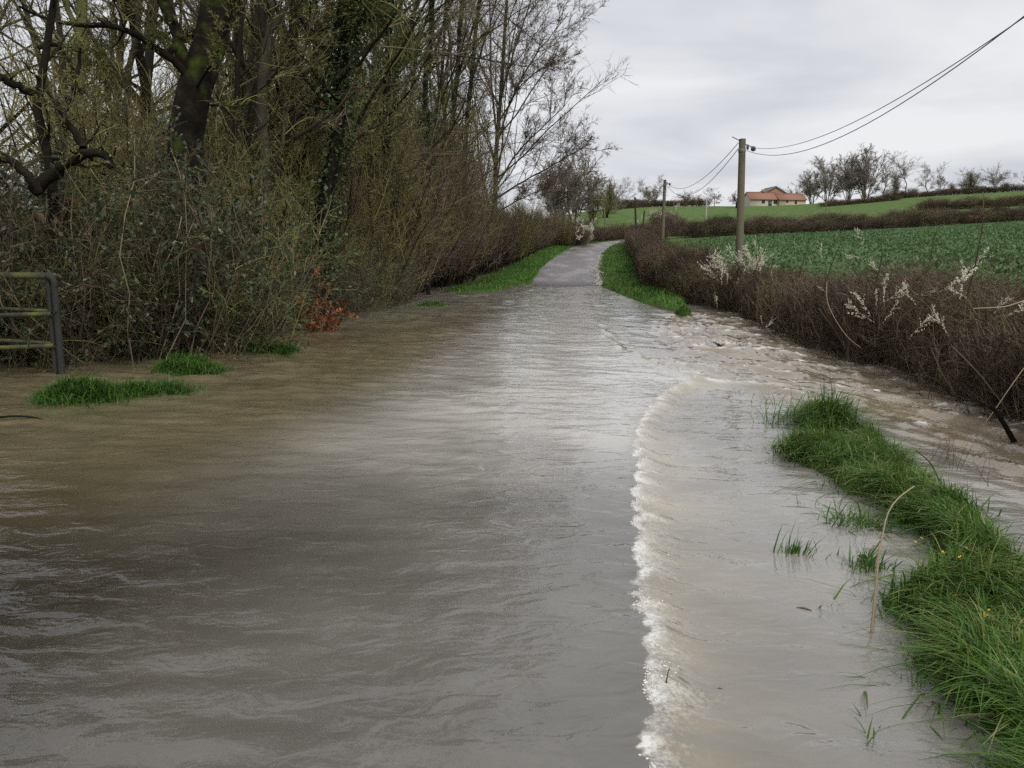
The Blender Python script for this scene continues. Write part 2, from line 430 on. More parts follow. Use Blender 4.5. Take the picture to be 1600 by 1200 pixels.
def water_material():
    m = bpy.data.materials.new("muddy_flood_water"); m.use_nodes = True
    n = m.node_tree; n.nodes.clear()
    out = n.nodes.new("ShaderNodeOutputMaterial")
    A = {}
    for k in ("foam", "depth"):
        A[k] = n.nodes.new("ShaderNodeAttribute"); A[k].attribute_name = k
    tcn = n.nodes.new("ShaderNodeTexCoord")
    silt_and_sheen = n.nodes.new("ShaderNodeAttribute"); silt_and_sheen.attribute_name = "silt_and_sheen"      # mud colour, with reflected-sky brightness painted into the mid-lane water
    nz = n.nodes.new("ShaderNodeTexNoise"); nz.inputs["Scale"].default_value = 0.8; nz.inputs["Detail"].default_value = 5
    n.links.new(tcn.outputs["Object"], nz.inputs["Vector"])
    mv = n.nodes.new("ShaderNodeMix"); mv.data_type = 'RGBA'; mv.blend_type = 'MULTIPLY'; mv.inputs[0].default_value = 1
    rp = n.nodes.new("ShaderNodeValToRGB"); rp.color_ramp.elements[0].position = 0.3; rp.color_ramp.elements[0].color = (0.75, 0.75, 0.75, 1)
    rp.color_ramp.elements[1].position = 0.7; rp.color_ramp.elements[1].color = (1.2, 1.2, 1.2, 1)
    n.links.new(nz.outputs["Fac"], rp.inputs[0]); n.links.new(silt_and_sheen.outputs["Color"], mv.inputs[6]); n.links.new(rp.outputs[0], mv.inputs[7])
    dif = n.nodes.new("ShaderNodeBsdfDiffuse"); n.links.new(mv.outputs[2], dif.inputs[0])
    tra = n.nodes.new("ShaderNodeBsdfTransparent"); tra.inputs[0].default_value = (0.80, 0.74, 0.62, 1)
    body = n.nodes.new("ShaderNodeMixShader")
    n.links.new(A["depth"].outputs["Fac"], body.inputs[0]); n.links.new(tra.outputs[0], body.inputs[1]); n.links.new(dif.outputs[0], body.inputs[2])
    # ripples
    mp = n.nodes.new("ShaderNodeMapping"); mp.inputs["Scale"].default_value = (1.0, 1.7, 1); mp.inputs["Rotation"].default_value = (0, 0, radians(-14))
    n.links.new(tcn.outputs["Object"], mp.inputs["Vector"])
    w1 = n.nodes.new("ShaderNodeTexNoise"); w1.inputs["Scale"].default_value = 4.5; w1.inputs["Detail"].default_value = 2.5; w1.inputs["Roughness"].default_value = 0.45; w1.inputs["Distortion"].default_value = 0.6
    w2 = n.nodes.new("ShaderNodeTexNoise"); w2.inputs["Scale"].default_value = 24.0; w2.inputs["Detail"].default_value = 2.0; w2.inputs["Distortion"].default_value = 0.5
    n.links.new(mp.outputs[0], w1.inputs["Vector"]); n.links.new(mp.outputs[0], w2.inputs["Vector"])
    b1 = n.nodes.new("ShaderNodeBump"); b1.inputs["Strength"].default_value = 1.0; b1.inputs["Distance"].default_value = 0.019
    b2 = n.nodes.new("ShaderNodeBump"); b2.inputs["Strength"].default_value = 1.0; b2.inputs["Distance"].default_value = 0.0017
    n.links.new(w1.outputs["Fac"], b1.inputs["Height"]); n.links.new(w2.outputs["Fac"], b2.inputs["Height"]); n.links.new(b1.outputs[0], b2.inputs["Normal"])
    pn = n.nodes.new("ShaderNodeTexNoise"); pn.inputs["Scale"].default_value = 0.55; pn.inputs["Detail"].default_value = 3; pn.inputs["Distortion"].default_value = 0.8
    n.links.new(mp.outputs[0], pn.inputs["Vector"])
    pm = n.nodes.new("ShaderNodeMapRange"); pm.inputs[1].default_value = 0.36; pm.inputs[2].default_value = 0.64; pm.inputs[3].default_value = 0.42; pm.inputs[4].default_value = 1.0
    n.links.new(pn.outputs["Fac"], pm.inputs[0]); n.links.new(pm.outputs[0], b1.inputs["Strength"]); n.links.new(pm.outputs[0], b2.inputs["Strength"])
    glo = n.nodes.new("ShaderNodeBsdfGlossy"); glo.inputs["Roughness"].default_value = 0.02; glo.inputs["Color"].default_value = (1, 1, 1, 1)
    n.links.new(b2.outputs[0], glo.inputs["Normal"])
    fr = n.nodes.new("ShaderNodeFresnel"); fr.inputs["IOR"].default_value = 1.55
    n.links.new(b2.outputs[0], fr.inputs["Normal"])
    surf = n.nodes.new("ShaderNodeMixShader")
    n.links.new(fr.outputs[0], surf.inputs[0]); n.links.new(body.outputs[0], surf.inputs[1]); n.links.new(glo.outputs[0], surf.inputs[2])
    # froth
    fn = n.nodes.new("ShaderNodeTexNoise"); fn.inputs["Scale"].default_value = 42; fn.inputs["Detail"].default_value = 5; fn.inputs["Roughness"].default_value = 0.7
    n.links.new(tcn.outputs["Object"], fn.inputs["Vector"])
    fa = n.nodes.new("ShaderNodeMath"); fa.operation = 'ADD'; n.links.new(A["foam"].outputs["Fac"], fa.inputs[0]); n.links.new(fn.outputs["Fac"], fa.inputs[1])
    fm = n.nodes.new("ShaderNodeMapRange"); fm.inputs[1].default_value = 0.90; fm.inputs[2].default_value = 1.30
    n.links.new(fa.outputs[0], fm.inputs[0])
    fcol = n.nodes.new("ShaderNodeValToRGB"); fcol.color_ramp.elements[0].position = 0.25; fcol.color_ramp.elements[0].color = (0.40, 0.345, 0.235, 1)
    fcol.color_ramp.elements[1].position = 0.75; fcol.color_ramp.elements[1].color = (0.72, 0.71, 0.68, 1)
    n.links.new(A["foam"].outputs["Fac"], fcol.inputs[0])
    fd = n.nodes.new("ShaderNodeBsdfDiffuse"); n.links.new(fcol.outputs[0], fd.inputs[0])
    fb = n.nodes.new("ShaderNodeBump"); fb.inputs["Distance"].default_value = 0.012; n.links.new(fn.outputs["Fac"], fb.inputs["Height"]); n.links.new(fb.outputs[0], fd.inputs["Normal"])
    fin = n.nodes.new("ShaderNodeMixShader")
    n.links.new(fm.outputs[0], fin.inputs[0]); n.links.new(surf.outputs[0], fin.inputs[1]); n.links.new(fd.outputs[0], fin.inputs[2])
    n.links.new(fin.outputs[0], out.inputs[0])
    return m


# ------------------------------------------------------------------ terrain
_RY = [-40, -8, 2.4, 6.8, 9.4, 12, 18, 26, 37, 48, 60, 75, 88, 96]
_RX = [-6.2, -1.2, 0.48, 1.1, 1.52, 1.8, 2.1, 2.7, 3.7, 5.0, 6.0, 7.8, 10.2, 12.3]


def road_right(y): return np.interp(y, _RY, _RX)


def road_mid(y): return road_right(y) - 1.95


def road_z(y): return np.interp(y, [-40, 40, 46.5, 52, 62, 75, 95, 110, 140], [-0.09, -0.07, 0.0, 0.25, 0.82, 1.62, 3.02, 3.9, 5.0])


# the road after the bend: centre line (x, y, z) running off to the right behind the hedges
BEND = np.array([[road_mid(y), y, road_z(y)] for y in (75, 82, 88, 93)] + [[12.6, 98, 3.28], [15.6, 103, 3.6], [20.5, 107.5, 3.95], [28, 111.5, 4.3], [40, 116, 4.85], [60, 122, 6.0], [85, 129, 7.4], [120, 139, 9.3]])

ctrl = []
for y in (-30, -10, 5, 20, 35, 44): ctrl += [(road_mid(y) - 2.5, y, -0.05), (road_mid(y) + 9.5, y, 0.15)]
for y in (-30, 0, 25, 45): ctrl += [(-14, y, -0.10), (-40, y, 0.0)]
for y in (52, 62, 75, 88): ctrl += [(road_mid(y), y, road_z(y) + 0.05), (road_mid(y) - 9, y, road_z(y) + 0.15)]
ctrl += [tuple(p) for p in BEND[4:]]
ctrl += [(7.6, 27, -0.1), (11.5, 63, 1.7), (14.9, 100, 3.2), (9.5, 45, 0.6), (12, 10, 0.35), (30, -20, 1.0), (16, 35, 1.1), (30, 50, 2.25), (19, 60, 2.05), (36, 75, 3.65), (24, 90, 3.6),
         (60, 80, 4.9), (60, 30, 2.6), (90, 100, 6.6), (40, -60, 1.5), (120, 60, 5.5)]
for px, py, D in ((872, 352, 135), (895, 343, 150), (930, 334, 175), (960, 326, 200), (1000, 323, 225), (1100, 322.5, 245), (1210, 322, 250), (1300, 316, 250), (1400, 309, 250), (1500, 304, 250), (1600, 298, 250), (1750, 290, 255), (2000, 280, 260)):
    ctrl.append(tuple(at(px, py, D)))
for px, py, D in ((1000, 332, 170), (1200, 335, 180), (1400, 326, 180), (1600, 312, 180), (1000, 328, 196), (1100, 327, 215), (1210, 327, 217), (1300, 321, 217), (1400, 314, 217), (1500, 308, 217), (1600, 303, 217), (1750, 295, 217)): ctrl.append(tuple(at(px, py, D)))
for x in (-120, 0, 100, 250): ctrl.append((x, 380, 9.0 if x > 0 else 3.0)); ctrl.append((x, 600, 2.0))
ctrl += [(-30, 90, 1.2), (-60, 120, 1.5), (-20, 150, 4.0), (-120, 60, 0), (-150, 200, 1.5), (-10, 220, 6.0), (-120, -60, 0), (0, -80, -0.3), (300, 250, 22), (300, 0, 8), (300, -100, 4)]
ctrl = np.array(ctrl)


def _tps(ctrl):
    n = len(ctrl); p = ctrl[:, :2]
    d = np.linalg.norm(p[:, None] - p[None], axis=2)
    K = np.where(d > 0, d * d * np.log(d + 1e-9), 0) + np.eye(n) * 0.05
    Q = np.c_[np.ones(n), p]
    A = np.block([[K, Q], [Q.T, np.zeros((3, 3))]])
    return np.linalg.solve(A, np.r_[ctrl[:, 2], 0, 0, 0])


TW = _tps(ctrl)


def far_h(x, y):
    x = np.asarray(x, float); y = np.asarray(y, float); shp = x.shape
    xx = np.clip(x.ravel(), -350, 400); yy = np.clip(y.ravel(), -110, 640)
    z = np.zeros(len(xx))
    for i in range(0, len(xx), 20000):
        X = xx[i:i + 20000]; Y = yy[i:i + 20000]
        d = np.sqrt((X[:, None] - ctrl[None, :, 0]) ** 2 + (Y[:, None] - ctrl[None, :, 1]) ** 2)
        z[i:i + 20000] = (d * d * np.log(d + 1e-9)) @ TW[:len(ctrl)] + TW[-3] + TW[-2] * X + TW[-1] * Y
    return z.reshape(shp)


def bend_dist(x, y):
    """distance to, and height of, the bent part of the road"""
    best = np.full(np.shape(x), 1e9); zz = np.zeros(np.shape(x))
    for a, b in zip(BEND[:-1], BEND[1:]):
        d = b[:2] - a[:2]; L2 = (d * d).sum()
        t = np.clip(((x - a[0]) * d[0] + (y - a[1]) * d[1]) / L2, 0, 1)
        q = np.hypot(x - a[0] - t * d[0], y - a[1] - t * d[1])
        m = q < best
        best = np.where(m, q, best); zz = np.where(m, a[2] + t * (b[2] - a[2]), zz)
    return best, zz


def bank(x, y):
    """the grassy bank between the flooded lane and the ditch: 0..1"""
    le = np.interp(y, [-6, 1.5, 2.6, 3.05, 3.45, 3.8, 4.05, 4.3, 4.85, 5.3, 5.6, 6.1, 7.0, 7.4, 8.4, 8.9], [0.6, 1.35, 1.60, 1.68, 1.73, 1.70, 2.03, 2.23, 2.43, 2.36, 2.33, 2.33, 2.25, 2.55, 2.95, 3.2])
    ri = np.interp(y, [-6, 1.5, 2.6, 3.9, 4.6, 5.2, 6.1, 7.3, 8.4, 8.9], [2.2, 2.7, 2.85, 2.78, 2.85, 3.1, 3.2, 3.32, 3.36, 3.2])
    edge = np.minimum(x - le, ri - x) + 0.22 * (fbm(x * 2.6, y * 2.6, 31) - 0.5)
    return smooth(-0.10, 0.20, edge) * (y < 8.9)


def H(x, y):
    x = np.asarray(x, float); y = np.asarray(y, float)
    s = x - road_mid(y)
    hf = far_h(x, y)
    prof = np.interp(s, [-60, -9, -5.2, -4.2, -3.3, -2.5, -2.0, 2.0, 2.5, 4.2, 5.6, 6.6, 7.4, 8.2, 9.2], [-0.1, -0.22, -0.15, -0.10, -0.10, -0.13, -0.11, -0.11, -0.22, -0.34, -0.5, -0.5, -0.34, -0.1, 0.12])
    wy = 1 - smooth(25, 44, y)
    # right verge rises out of the water beyond ~26 m
    near = prof + (1 - wy) * np.interp(s, [-4.5, -2.6, -2.0, 0, 1], [0.20, 0.17, 0.08, 0.08, 0.08])
    sr = s - np.interp(y, [20, 24, 30, 37, 46], [2.3, 1.7, 1.15, 0.7, 0.0])
    xl = np.interp(y, [20, 25, 28, 31, 36], [5.0, 5.2, 5.6, 6.8, 9.0])
    near = near + smooth(20.5, 27, y) * (1 - smooth(xl, xl + .5, x)) * np.interp(sr, [1.9, 2.5, 3.3, 6.5], [0.0, 0.40, 0.60, 0.62])
    wcorr = (1 - smooth(40, 50, y)) * smooth(-13, -8, s) * (1 - smooth(7.6, 9.6, s))
    h = hf * (1 - wcorr) + near * wcorr
    # road bed
    rd = np.abs(s); wr = (1 - smooth(2.0, 4.2, rd)) * smooth(44, 48, y) * (1 - smooth(86, 94, y))
    wr = np.maximum(wr, (1 - smooth(2.0, 2.5, rd)) * smooth(20, 30, y) * (1 - smooth(86, 94, y)))
    h = h * (1 - wr) + (road_z(y) - 0.05) * wr
    bd, bz = bend_dist(x, y); wb = (1 - smooth(2.0, 4.5, bd)) * smooth(84, 92, y)
    h = h * (1 - wb) + (bz - 0.03) * wb
    # verge crests either side of the climbing road
    wv = smooth(44, 52, y) * (1 - smooth(84, 94, y))
    h = h + wv * (0.16 * np.exp(-((rd - 3.1) / 0.7) ** 2))
    # left verge hummocks that stand out of the flood
    for (tx, ty, rx, ry, hh) in HUMMOCKS:
        h = h + hh * np.exp(-(((x - tx) / rx) ** 2 + ((y - ty) / ry) ** 2)) * (0.45 + 1.05 * fbm(x * 2.6, y * 2.6, 35))
    bk = bank(x, y)
    h = h * (1 - bk) + (0.0 + 0.10 * fbm(x * 2, y * 2, 12)) * bk
    h = h + (fbm(x * 0.7, y * 0.7, 3) - 0.5) * 0.06 * smooth(0.3, 2.0, np.abs(rd - 0) - 2.0)
    return h


HUMMOCKS = [(-4.95, 9.3, 0.48, 0.42, 0.19), (-4.25, 9.75, 0.50, 0.35, 0.15), (-5.2, 9.6, 0.3, 0.4, 0.08), (-4.8, 11.9, 0.45, 0.5, 0.2), (-4.35, 11.4, 0.3, 0.3, 0.13), (-4.35, 14.3, 0.36, 0.45, 0.2), (-3.95, 13.9, 0.28, 0.35, 0.17), (-6.35, 9.3, 0.5, 0.4, 0.16),
            (-2.6, 27.0, 0.5, 0.8, 0.14), (4.75, 23.2, 0.3, 0.7, 0.30), (5.0, 21.3, 0.25, 0.4, 0.24)]


def axis(lo, hi, fine_lo, fine_hi, step, grow):
    a = list(np.arange(fine_lo, fine_hi + 1e-6, step)); s = step; x = a[-1]
    while x < hi: s *= grow; x += s; a.append(min(x, hi))
    s = step; x = a[0]; pre = []
    while x > lo: s *= grow; x -= s; pre.append(max(x, lo))
    return np.array(pre[::-1] + a)


def grid(xs, ys):
    X, Y = np.meshgrid(xs, ys); ny, nx = X.shape
    i = np.arange(ny - 1)[:, None] * nx + np.arange(nx - 1)[None, :]
    f = np.stack([i, i + 1, i + nx + 1, i + nx], -1).reshape(-1, 4)
    return X, Y, f


xs = axis(-3000, 3000, -9, 13, 0.22, 1.06); ys = axis(-300, 4000, 0, 30, 0.32, 1.04)
X, Y, Fq = grid(xs, ys)
Z = H(X, Y)
g = Geo(); g.add(np.stack([X, Y, Z], -1), Fq)
gm = g.mesh("ground", ground_material(), True)
S_ = X - road_mid(Y)
soil = np.array([0.055, 0.042, 0.026]); turf = np.array([0.055, 0.125, 0.020]); crop = np.array([0.082, 0.140, 0.055]); litter = np.array([0.040, 0.034, 0.018]); pasture = np.array([0.092, 0.142, 0.044])
cov = np.tile(turf, X.shape + (1,))
bdst, _ = bend_dist(X, Y)
def lay(mask, c):
    global cov
    cov = cov * (1 - mask[..., None]) + c * mask[..., None]
lay(smooth(95, 110, Y) + 0 * X, pasture)
infield = smooth(9.5, 10.5, S_) * (1 - smooth(0, 3, Y - np.interp(X, [9, 15.6, 20.5, 28, 40, 60, 85, 120, 300], [60, 99, 102, 106.5, 111, 117, 124, 134, 190])))
lay(infield, crop)
lay((1 - smooth(-4.8, -3.8, S_)) * (1 - smooth(90, 100, Y)), litter)
lay((np.abs(Z) < 10) * (1 - smooth(-0.03, 0.05, Z)) * (Y < 50) * (1.0 * (S_ < 9)), soil)
a = gm.attributes.new("cover", 'FLOAT_COLOR', 'POINT')
a.data.foreach_set("color", np.concatenate([cov.reshape(-1, 3), np.ones((X.size, 1))], 1).astype(np.float32).ravel())
tag(link("ground", gm), kind="structure")


# ------------------------------------------------------------------ road
def strip(path, half, dz, name, mat, rag=0.12, n=11):
    path = np.asarray(path, float)
    d = np.concatenate([[0], np.cumsum(np.linalg.norm(np.diff(path, axis=0), axis=1))])
    t = np.arange(0, d[-1], 0.45)
    c = np.stack([np.interp(t, d, path[:, i]) for i in range(3)], 1)
    for _ in range(6): c[1:-1] = 0.25 * c[:-2] + 0.5 * c[1:-1] + 0.25 * c[2:]
    tg = np.gradient(c, axis=0); tg /= np.linalg.norm(tg[:, :2], axis=1, keepdims=True)
    nrm = np.stack([tg[:, 1], -tg[:, 0], 0 * t], 1)
    u = np.linspace(-1, 1, n)
    hw = half + rag * (vnoise(t * 0.8, 0 * t, 41) - 0.5) * 2
    P = c[:, None] + nrm[:, None] * (u[None, :, None] * hw[:, None, None])
    P[..., 2] += dz - 0.05 * u[None] ** 2
    i = np.arange(len(t) - 1)[:, None] * n + np.arange(n - 1)[None]
    f = np.stack([i, i + 1, i + n + 1, i + n], -1).reshape(-1, 4)
    g = Geo(); g.add(P, f, 1 - smooth(0.0, 0.16, P[..., 2]))     # tint = soaked by the flood
    return tag(link(name, g.mesh(name, mat, True)), kind="structure")


rp_ = [[road_mid(y), y, road_z(y)] for y in np.arange(-30, 92, 2.0)] + [list(p) for p in BEND[4:]]
strip(rp_, 1.95, 0.035, "road", road_material())

# ------------------------------------------------------------------ flood water
_FY = [-6, 0, 2.4, 4, 6.8, 8.3, 9.3, 10.2, 11.0, 11.9, 13.5, 16, 18.6, 22, 30, 38, 50]
_FX = [-0.9, 0.10, 0.475, 0.72, 1.10, 1.36, 1.62, 2.05, 2.42, 2.30, 2.0, 1.88, 1.92, 2.2, 2.75, 3.4, 4.6]


def foam_line(y): return np.interp(y, _FY, _FX) + 0.07 * (vnoise(y * 1.3, 0 * y, 51) - 0.5) * 2 - 0.045 * np.abs(np.sin(y * 8.0 + 7 * vnoise(y * 2, 0 * y, 52))) - 0.02 * np.abs(np.sin(y * 21.0 + 9 * vnoise(y * 3, 0 * y, 53)))


WV = np.random.default_rng(77)
_waves = [(2 * pi / l, th, WV.uniform(0, 2 * pi), amp) for l, amp, spread, n in ((1.9, 0.0022, 0.9, 5), (0.85, 0.0013, 0.9, 7), (0.36, 0.0011, 1.1, 9), (0.17, 0.0007, 0.8, 9)) for th in WV.normal(radians(72), spread * 0.55, n) for l in [l * WV.uniform(0.75, 1.3)]]


def water_surface(x, y):
    t = x - foam_line(y)
    step = np.interp(y, [-6, 9, 12, 17, 22, 40], [0.055, 0.06, 0.085, 0.05, 0.025, 0.012])
    z = -step * smooth(-0.05, 0.30, t)
    z = z - 0.08 * smooth(1.6, 3.6, x - np.interp(y, [0, 9, 14, 30], [1.0, 1.6, 2.2, 3.2])) * (1 - smooth(20, 30, y))
    wx = x + 0.25 * fbm(x * 0.8, y * 0.8, 61); wy = y + 0.25 * fbm(x * 0.8, y * 0.8, 64)
    w = 0
    for k, th, ph, amp in _waves: w = w + amp * np.sin(k * (wx * math.cos(th) + wy * math.sin(th)) + ph)
    patch = 0.35 + 1.3 * fbm(x * 0.45, y * 0.45, 67)
    calm = 1 - 0.45 * smooth(-1.4, -0.2, t) * (1 - smooth(0, .4, t))
    z = z + w * patch * calm * (1 + 1.6 * smooth(6.5, 11, y) * (1 - smooth(-2.5, 0.5, x - road_mid(y))))
    # turbulent water: the rapid over the verge and the ditch
    dt = x - np.interp(y, [2, 5, 8.5, 9.5, 11, 14, 18, 26], [3.2, 3.3, 3.4, 2.5, 2.3, 2.3, 2.6, 4.2])
    churn = smooth(0.0, 0.9, dt) * (1 - smooth(22, 30, y)) * smooth(2.5, 6.0, y + 0.4 * x)
    rapid = np.exp(-((x - foam_line(y) - 0.45) / 0.55) ** 2) * np.exp(-((y - 12.2) / 2.6) ** 2)
    yl = 11.1 - 0.42 * (x - 2.4) + 0.3 * (vnoise(x * 1.2, 0 * x, 58) - .5); wave = np.exp(-((y - yl) / 0.32) ** 2) * smooth(2.2, 2.5, x) * (1 - smooth(4.6, 5.6, x))
    rapid = np.maximum(rapid, 0.9 * wave); churn = np.clip(np.maximum(churn, rapid), 0, 1)
    fu, fv = .5 * x - .87 * y, .87 * x + .5 * y            # along and across the current
    tb = fbm(fu * 1.1, fv * 2.6, 71, 4) - 0.5
    tb2 = np.abs(fbm(fu * 2.2, fv * 5.0, 75, 3) - 0.5)
    tb3 = fbm(fu * 4.5, fv * 11, 78, 3) - .5
    z = z + churn * (0.15 * tb + 0.11 * (0.12 - tb2) + 0.045 * tb3) + 0.05 * wave
    # roller along the drop
    lob = vnoise(x * 5, y * 7, 81)
    roll = np.exp(-((t - 0.09) / 0.085) ** 2) * np.interp(y, [-6, 10, 14, 20, 24], [1, 1, 1.6, 0.7, 0.2])
    z = z + roll * 0.020 * (0.2 + 1.3 * lob)
    # froth
    wdt = 0.055 + 0.13 * fbm(0 * x + 3, y * 2.2, 84) + 0.0 * x
    f1 = smooth(-0.015, 0.015, t) * (1 - smooth(wdt * 0.25, wdt * 1.35, t)) * (.38 + .62 * fbm(x * 9, y * 13, 96, 3)) * np.interp(y, [-6, 8.8, 9.6, 11, 16, 20, 26], [1, 1, .75, .8, .75, .45, .2])
    tail = smooth(0, 0.05, t) * np.exp(-np.clip(t, 0, None) / 0.40) * (0.34 + 0.55 * fbm(x * 3, y * 9, 87)) * np.interp(y, [-6, 10, 20, 28], [1, 1.1, .7, .2])
    crest = churn * (0.22 + 0.30 * smooth(0.0, 0.2, tb3) + 0.42 * smooth(-0.02, 0.22, tb) * smooth(0.42, 0.7, fbm(x * 7, y * 10, 93, 2)))
    f3 = rapid * (0.28 + 0.6 * fbm(x * 3, y * 3, 91))
    foam = np.clip(np.maximum.reduce([f1, tail, crest, f3]), 0, 1)
    # foam rims where the flow meets grass
    return z, foam, churn


rows = [-5.0]
while rows[-1] < 56: rows.append(rows[-1] + max(0.022, 0.022 + 0.0068 * max(rows[-1] - 2.0, 0)) if rows[-1] > 1.6 else rows[-1] + 0.12)
rows = np.array(rows); NC = 560
u = np.linspace(0, 1, NC)
lo = -(0.80 * np.clip(rows, 0, None) + 5); hi = np.minimum(0.62 * np.clip(rows, 0, None) + 5, 11.0)
lo = np.maximum(lo, -34)
WX = lo[:, None] + (hi - lo)[:, None] * u[None]; WY = np.repeat(rows[:, None], NC, 1)
wz, foam, churn = water_surface(WX, WY)
bed = H(WX, WY)
deep = wz - bed
sW = WX - road_mid(WY)
dep = 0.07 + 0.85 * smooth(0.12, 0.34, deep)
onroad = smooth(-3.0, -1.0, sW) * (1 - smooth(2.0, 2.6, sW))
dep = np.maximum(dep, 0.88 * smooth(2.8, 7.6, WY))
dep = np.maximum(dep, 0.85 * smooth(2.9, 6.6, WY) * (1 - smooth(-3.8, 1.6, sW)))
dep = np.maximum(dep, 0.44 * smooth(-1.6, 1.0, sW))
dep = np.maximum(dep, smooth(-0.03, 0.10, WX - foam_line(WY)) * np.interp(WY, [2.2, 5.5], [0.62, 0.88]))
dep = np.maximum(dep, 0.95 * (1 - smooth(-4.6, -2.2, sW)) * smooth(5, 9.5, WY))
dep = np.maximum(dep, churn * 0.98)
# a whitish rim where the water runs up against grass
rim = (1 - smooth(0.0, 0.035, np.abs(deep - 0.02))) * (np.abs(sW) > 2.3)
foam = np.maximum(foam, rim * 0.30)
churn_sky_mix = np.maximum(churn * .8, 0.95 * smooth(-0.03, 0.15, WX - foam_line(WY)))
churn_sky_mix = np.maximum(churn_sky_mix, 0.95 * smooth(-2.2, 0.8, sW))  # paler mud across the lane, reflected sky put into the colour
churn_sky_mix = np.maximum(churn_sky_mix, 0.75 * smooth(14, 34, WY))
i = np.arange(len(rows) - 1)[:, None] * NC + np.arange(NC - 1)[None]
wf = np.stack([i, i + 1, i + NC + 1, i + NC], -1)
dryq = (bed[:-1, :-1] > wz[:-1, :-1] + 0.12) & (bed[1:, 1:] > wz[1:, 1:] + 0.12)
g = Geo(); g.add(np.stack([WX, WY, wz], -1), wf[~dryq].reshape(-1, 4))
wm = g.mesh("flood_water", water_material(), True)
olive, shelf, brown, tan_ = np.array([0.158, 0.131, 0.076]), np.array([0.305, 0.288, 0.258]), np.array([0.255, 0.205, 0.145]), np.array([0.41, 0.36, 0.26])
c1 = churn_sky_mix[..., None]; c2 = (churn * smooth(0.3, 1.4, WX - foam_line(WY)))[..., None]
silt_and_sheen = (olive * (1 - c1) + shelf * c1) * (1 - c2) + brown * c2
tw = WX - foam_line(WY); c4 = (smooth(-1.9, .6, sW) * (1 - smooth(-.05, .05, tw)) * smooth(4, 9, WY))[..., None]
silt_and_sheen = silt_and_sheen * (1 - c4) + np.array([0.50, 0.478, 0.44]) * c4  # centre colour raised to stand in for sky reflection on the water
c3 = (smooth(-.02, .05, tw) * (1 - smooth(.15, .75, tw + .35 * (fbm(WX * 2, WY * 6, 88) - .5))) * (.15 + .75 * fbm(WX * 3, WY * 10, 89)) * np.interp(WY, [-6, 14, 24], [1, 1, .3]))[..., None]
silt_and_sheen = silt_and_sheen * (1 - c3) + tan_ * c3
a = wm.attributes.new("silt_and_sheen", 'FLOAT_COLOR', 'POINT'); a.data.foreach_set("color", np.concatenate([silt_and_sheen.reshape(-1, 3), np.ones((silt_and_sheen.size // 3, 1))], 1).astype(np.float32).ravel())
for nm, arr in (("foam", foam), ("depth", dep)):
    a = wm.attributes.new(nm, 'FLOAT', 'POINT'); a.data.foreach_set("value", arr.astype(np.float32).ravel())
tag(link("flood_water", wm), kind="structure")

# froth bubbles heaped along the drop
rng = np.random.default_rng(9)
ph = (1 + 5 ** .5) / 2
ICO = np.array([[-1, ph, 0], [1, ph, 0], [-1, -ph, 0], [1, -ph, 0], [0, -1, ph], [0, 1, ph], [0, -1, -ph], [0, 1, -ph], [ph, 0, -1], [ph, 0, 1], [-ph, 0, -1], [-ph, 0, 1]]) / math.sqrt(1 + ph * ph)
ICF = np.array([[0, 11, 5], [0, 5, 1], [0, 1, 7], [0, 7, 10], [0, 10, 11], [1, 5, 9], [5, 11, 4], [11, 10, 2], [10, 7, 6], [7, 1, 8], [3, 9, 4], [3, 4, 2], [3, 2, 6], [3, 6, 8], [3, 8, 9], [4, 9, 5], [2, 4, 11], [6, 2, 10], [8, 6, 7], [9, 8, 1]])


def lumps(g, C, r, flat, tint):
    n = len(C)
    v = C[:, None] + ICO[None] * r[:, None, None] * np.array([1, 1, flat])[None, None]
    v = v + rng.normal(0, 0.12, v.shape) * r[:, None, None]
    f = ICF[None] + (np.arange(n) * 12)[:, None, None]
    g.add(v.reshape(-1, 3), f.reshape(-1, 3), np.repeat(tint, 12))


n = 3000
fy = 2.0 + 7.9 * rng.random(n) ** 1.25
dens = fbm(fy * 0 + 2, fy * 2.3, 95)
fx = foam_line(fy) + np.abs(rng.normal(0, 1, n)) ** 1.0 * (0.015 + 0.06 * dens)
keep = rng.random(n) < smooth(.42, .66, fbm(fx * 6, fy * 6, 97))
fy, fx = fy[keep], fx[keep]
fr_ = np.exp(rng.normal(-5.6, 0.4, len(fy)))
fz, _, _ = water_surface(fx, fy)
g = Geo(); lumps(g, np.stack([fx, fy, fz + fr_ * 0.15], 1), fr_, 0.55, 0.2 + 0.65 * rng.random(len(fy)))
tag(link("foam", g.mesh("foam", M_FOAM, True)), "line of white froth where the flood drops off the lane edge", "foam", kind="stuff")
# ------------------------------------------------------------------ plant prototypes (meshes shared by every copy)
def skeleton(rng, P, R, specs):
    """levels of branches; returns list of (P, R)"""
    out = [(P, R)]
    for sp in specs:
        P, R = spawn(rng, P, R, **sp); out.append((P, R))
    return out


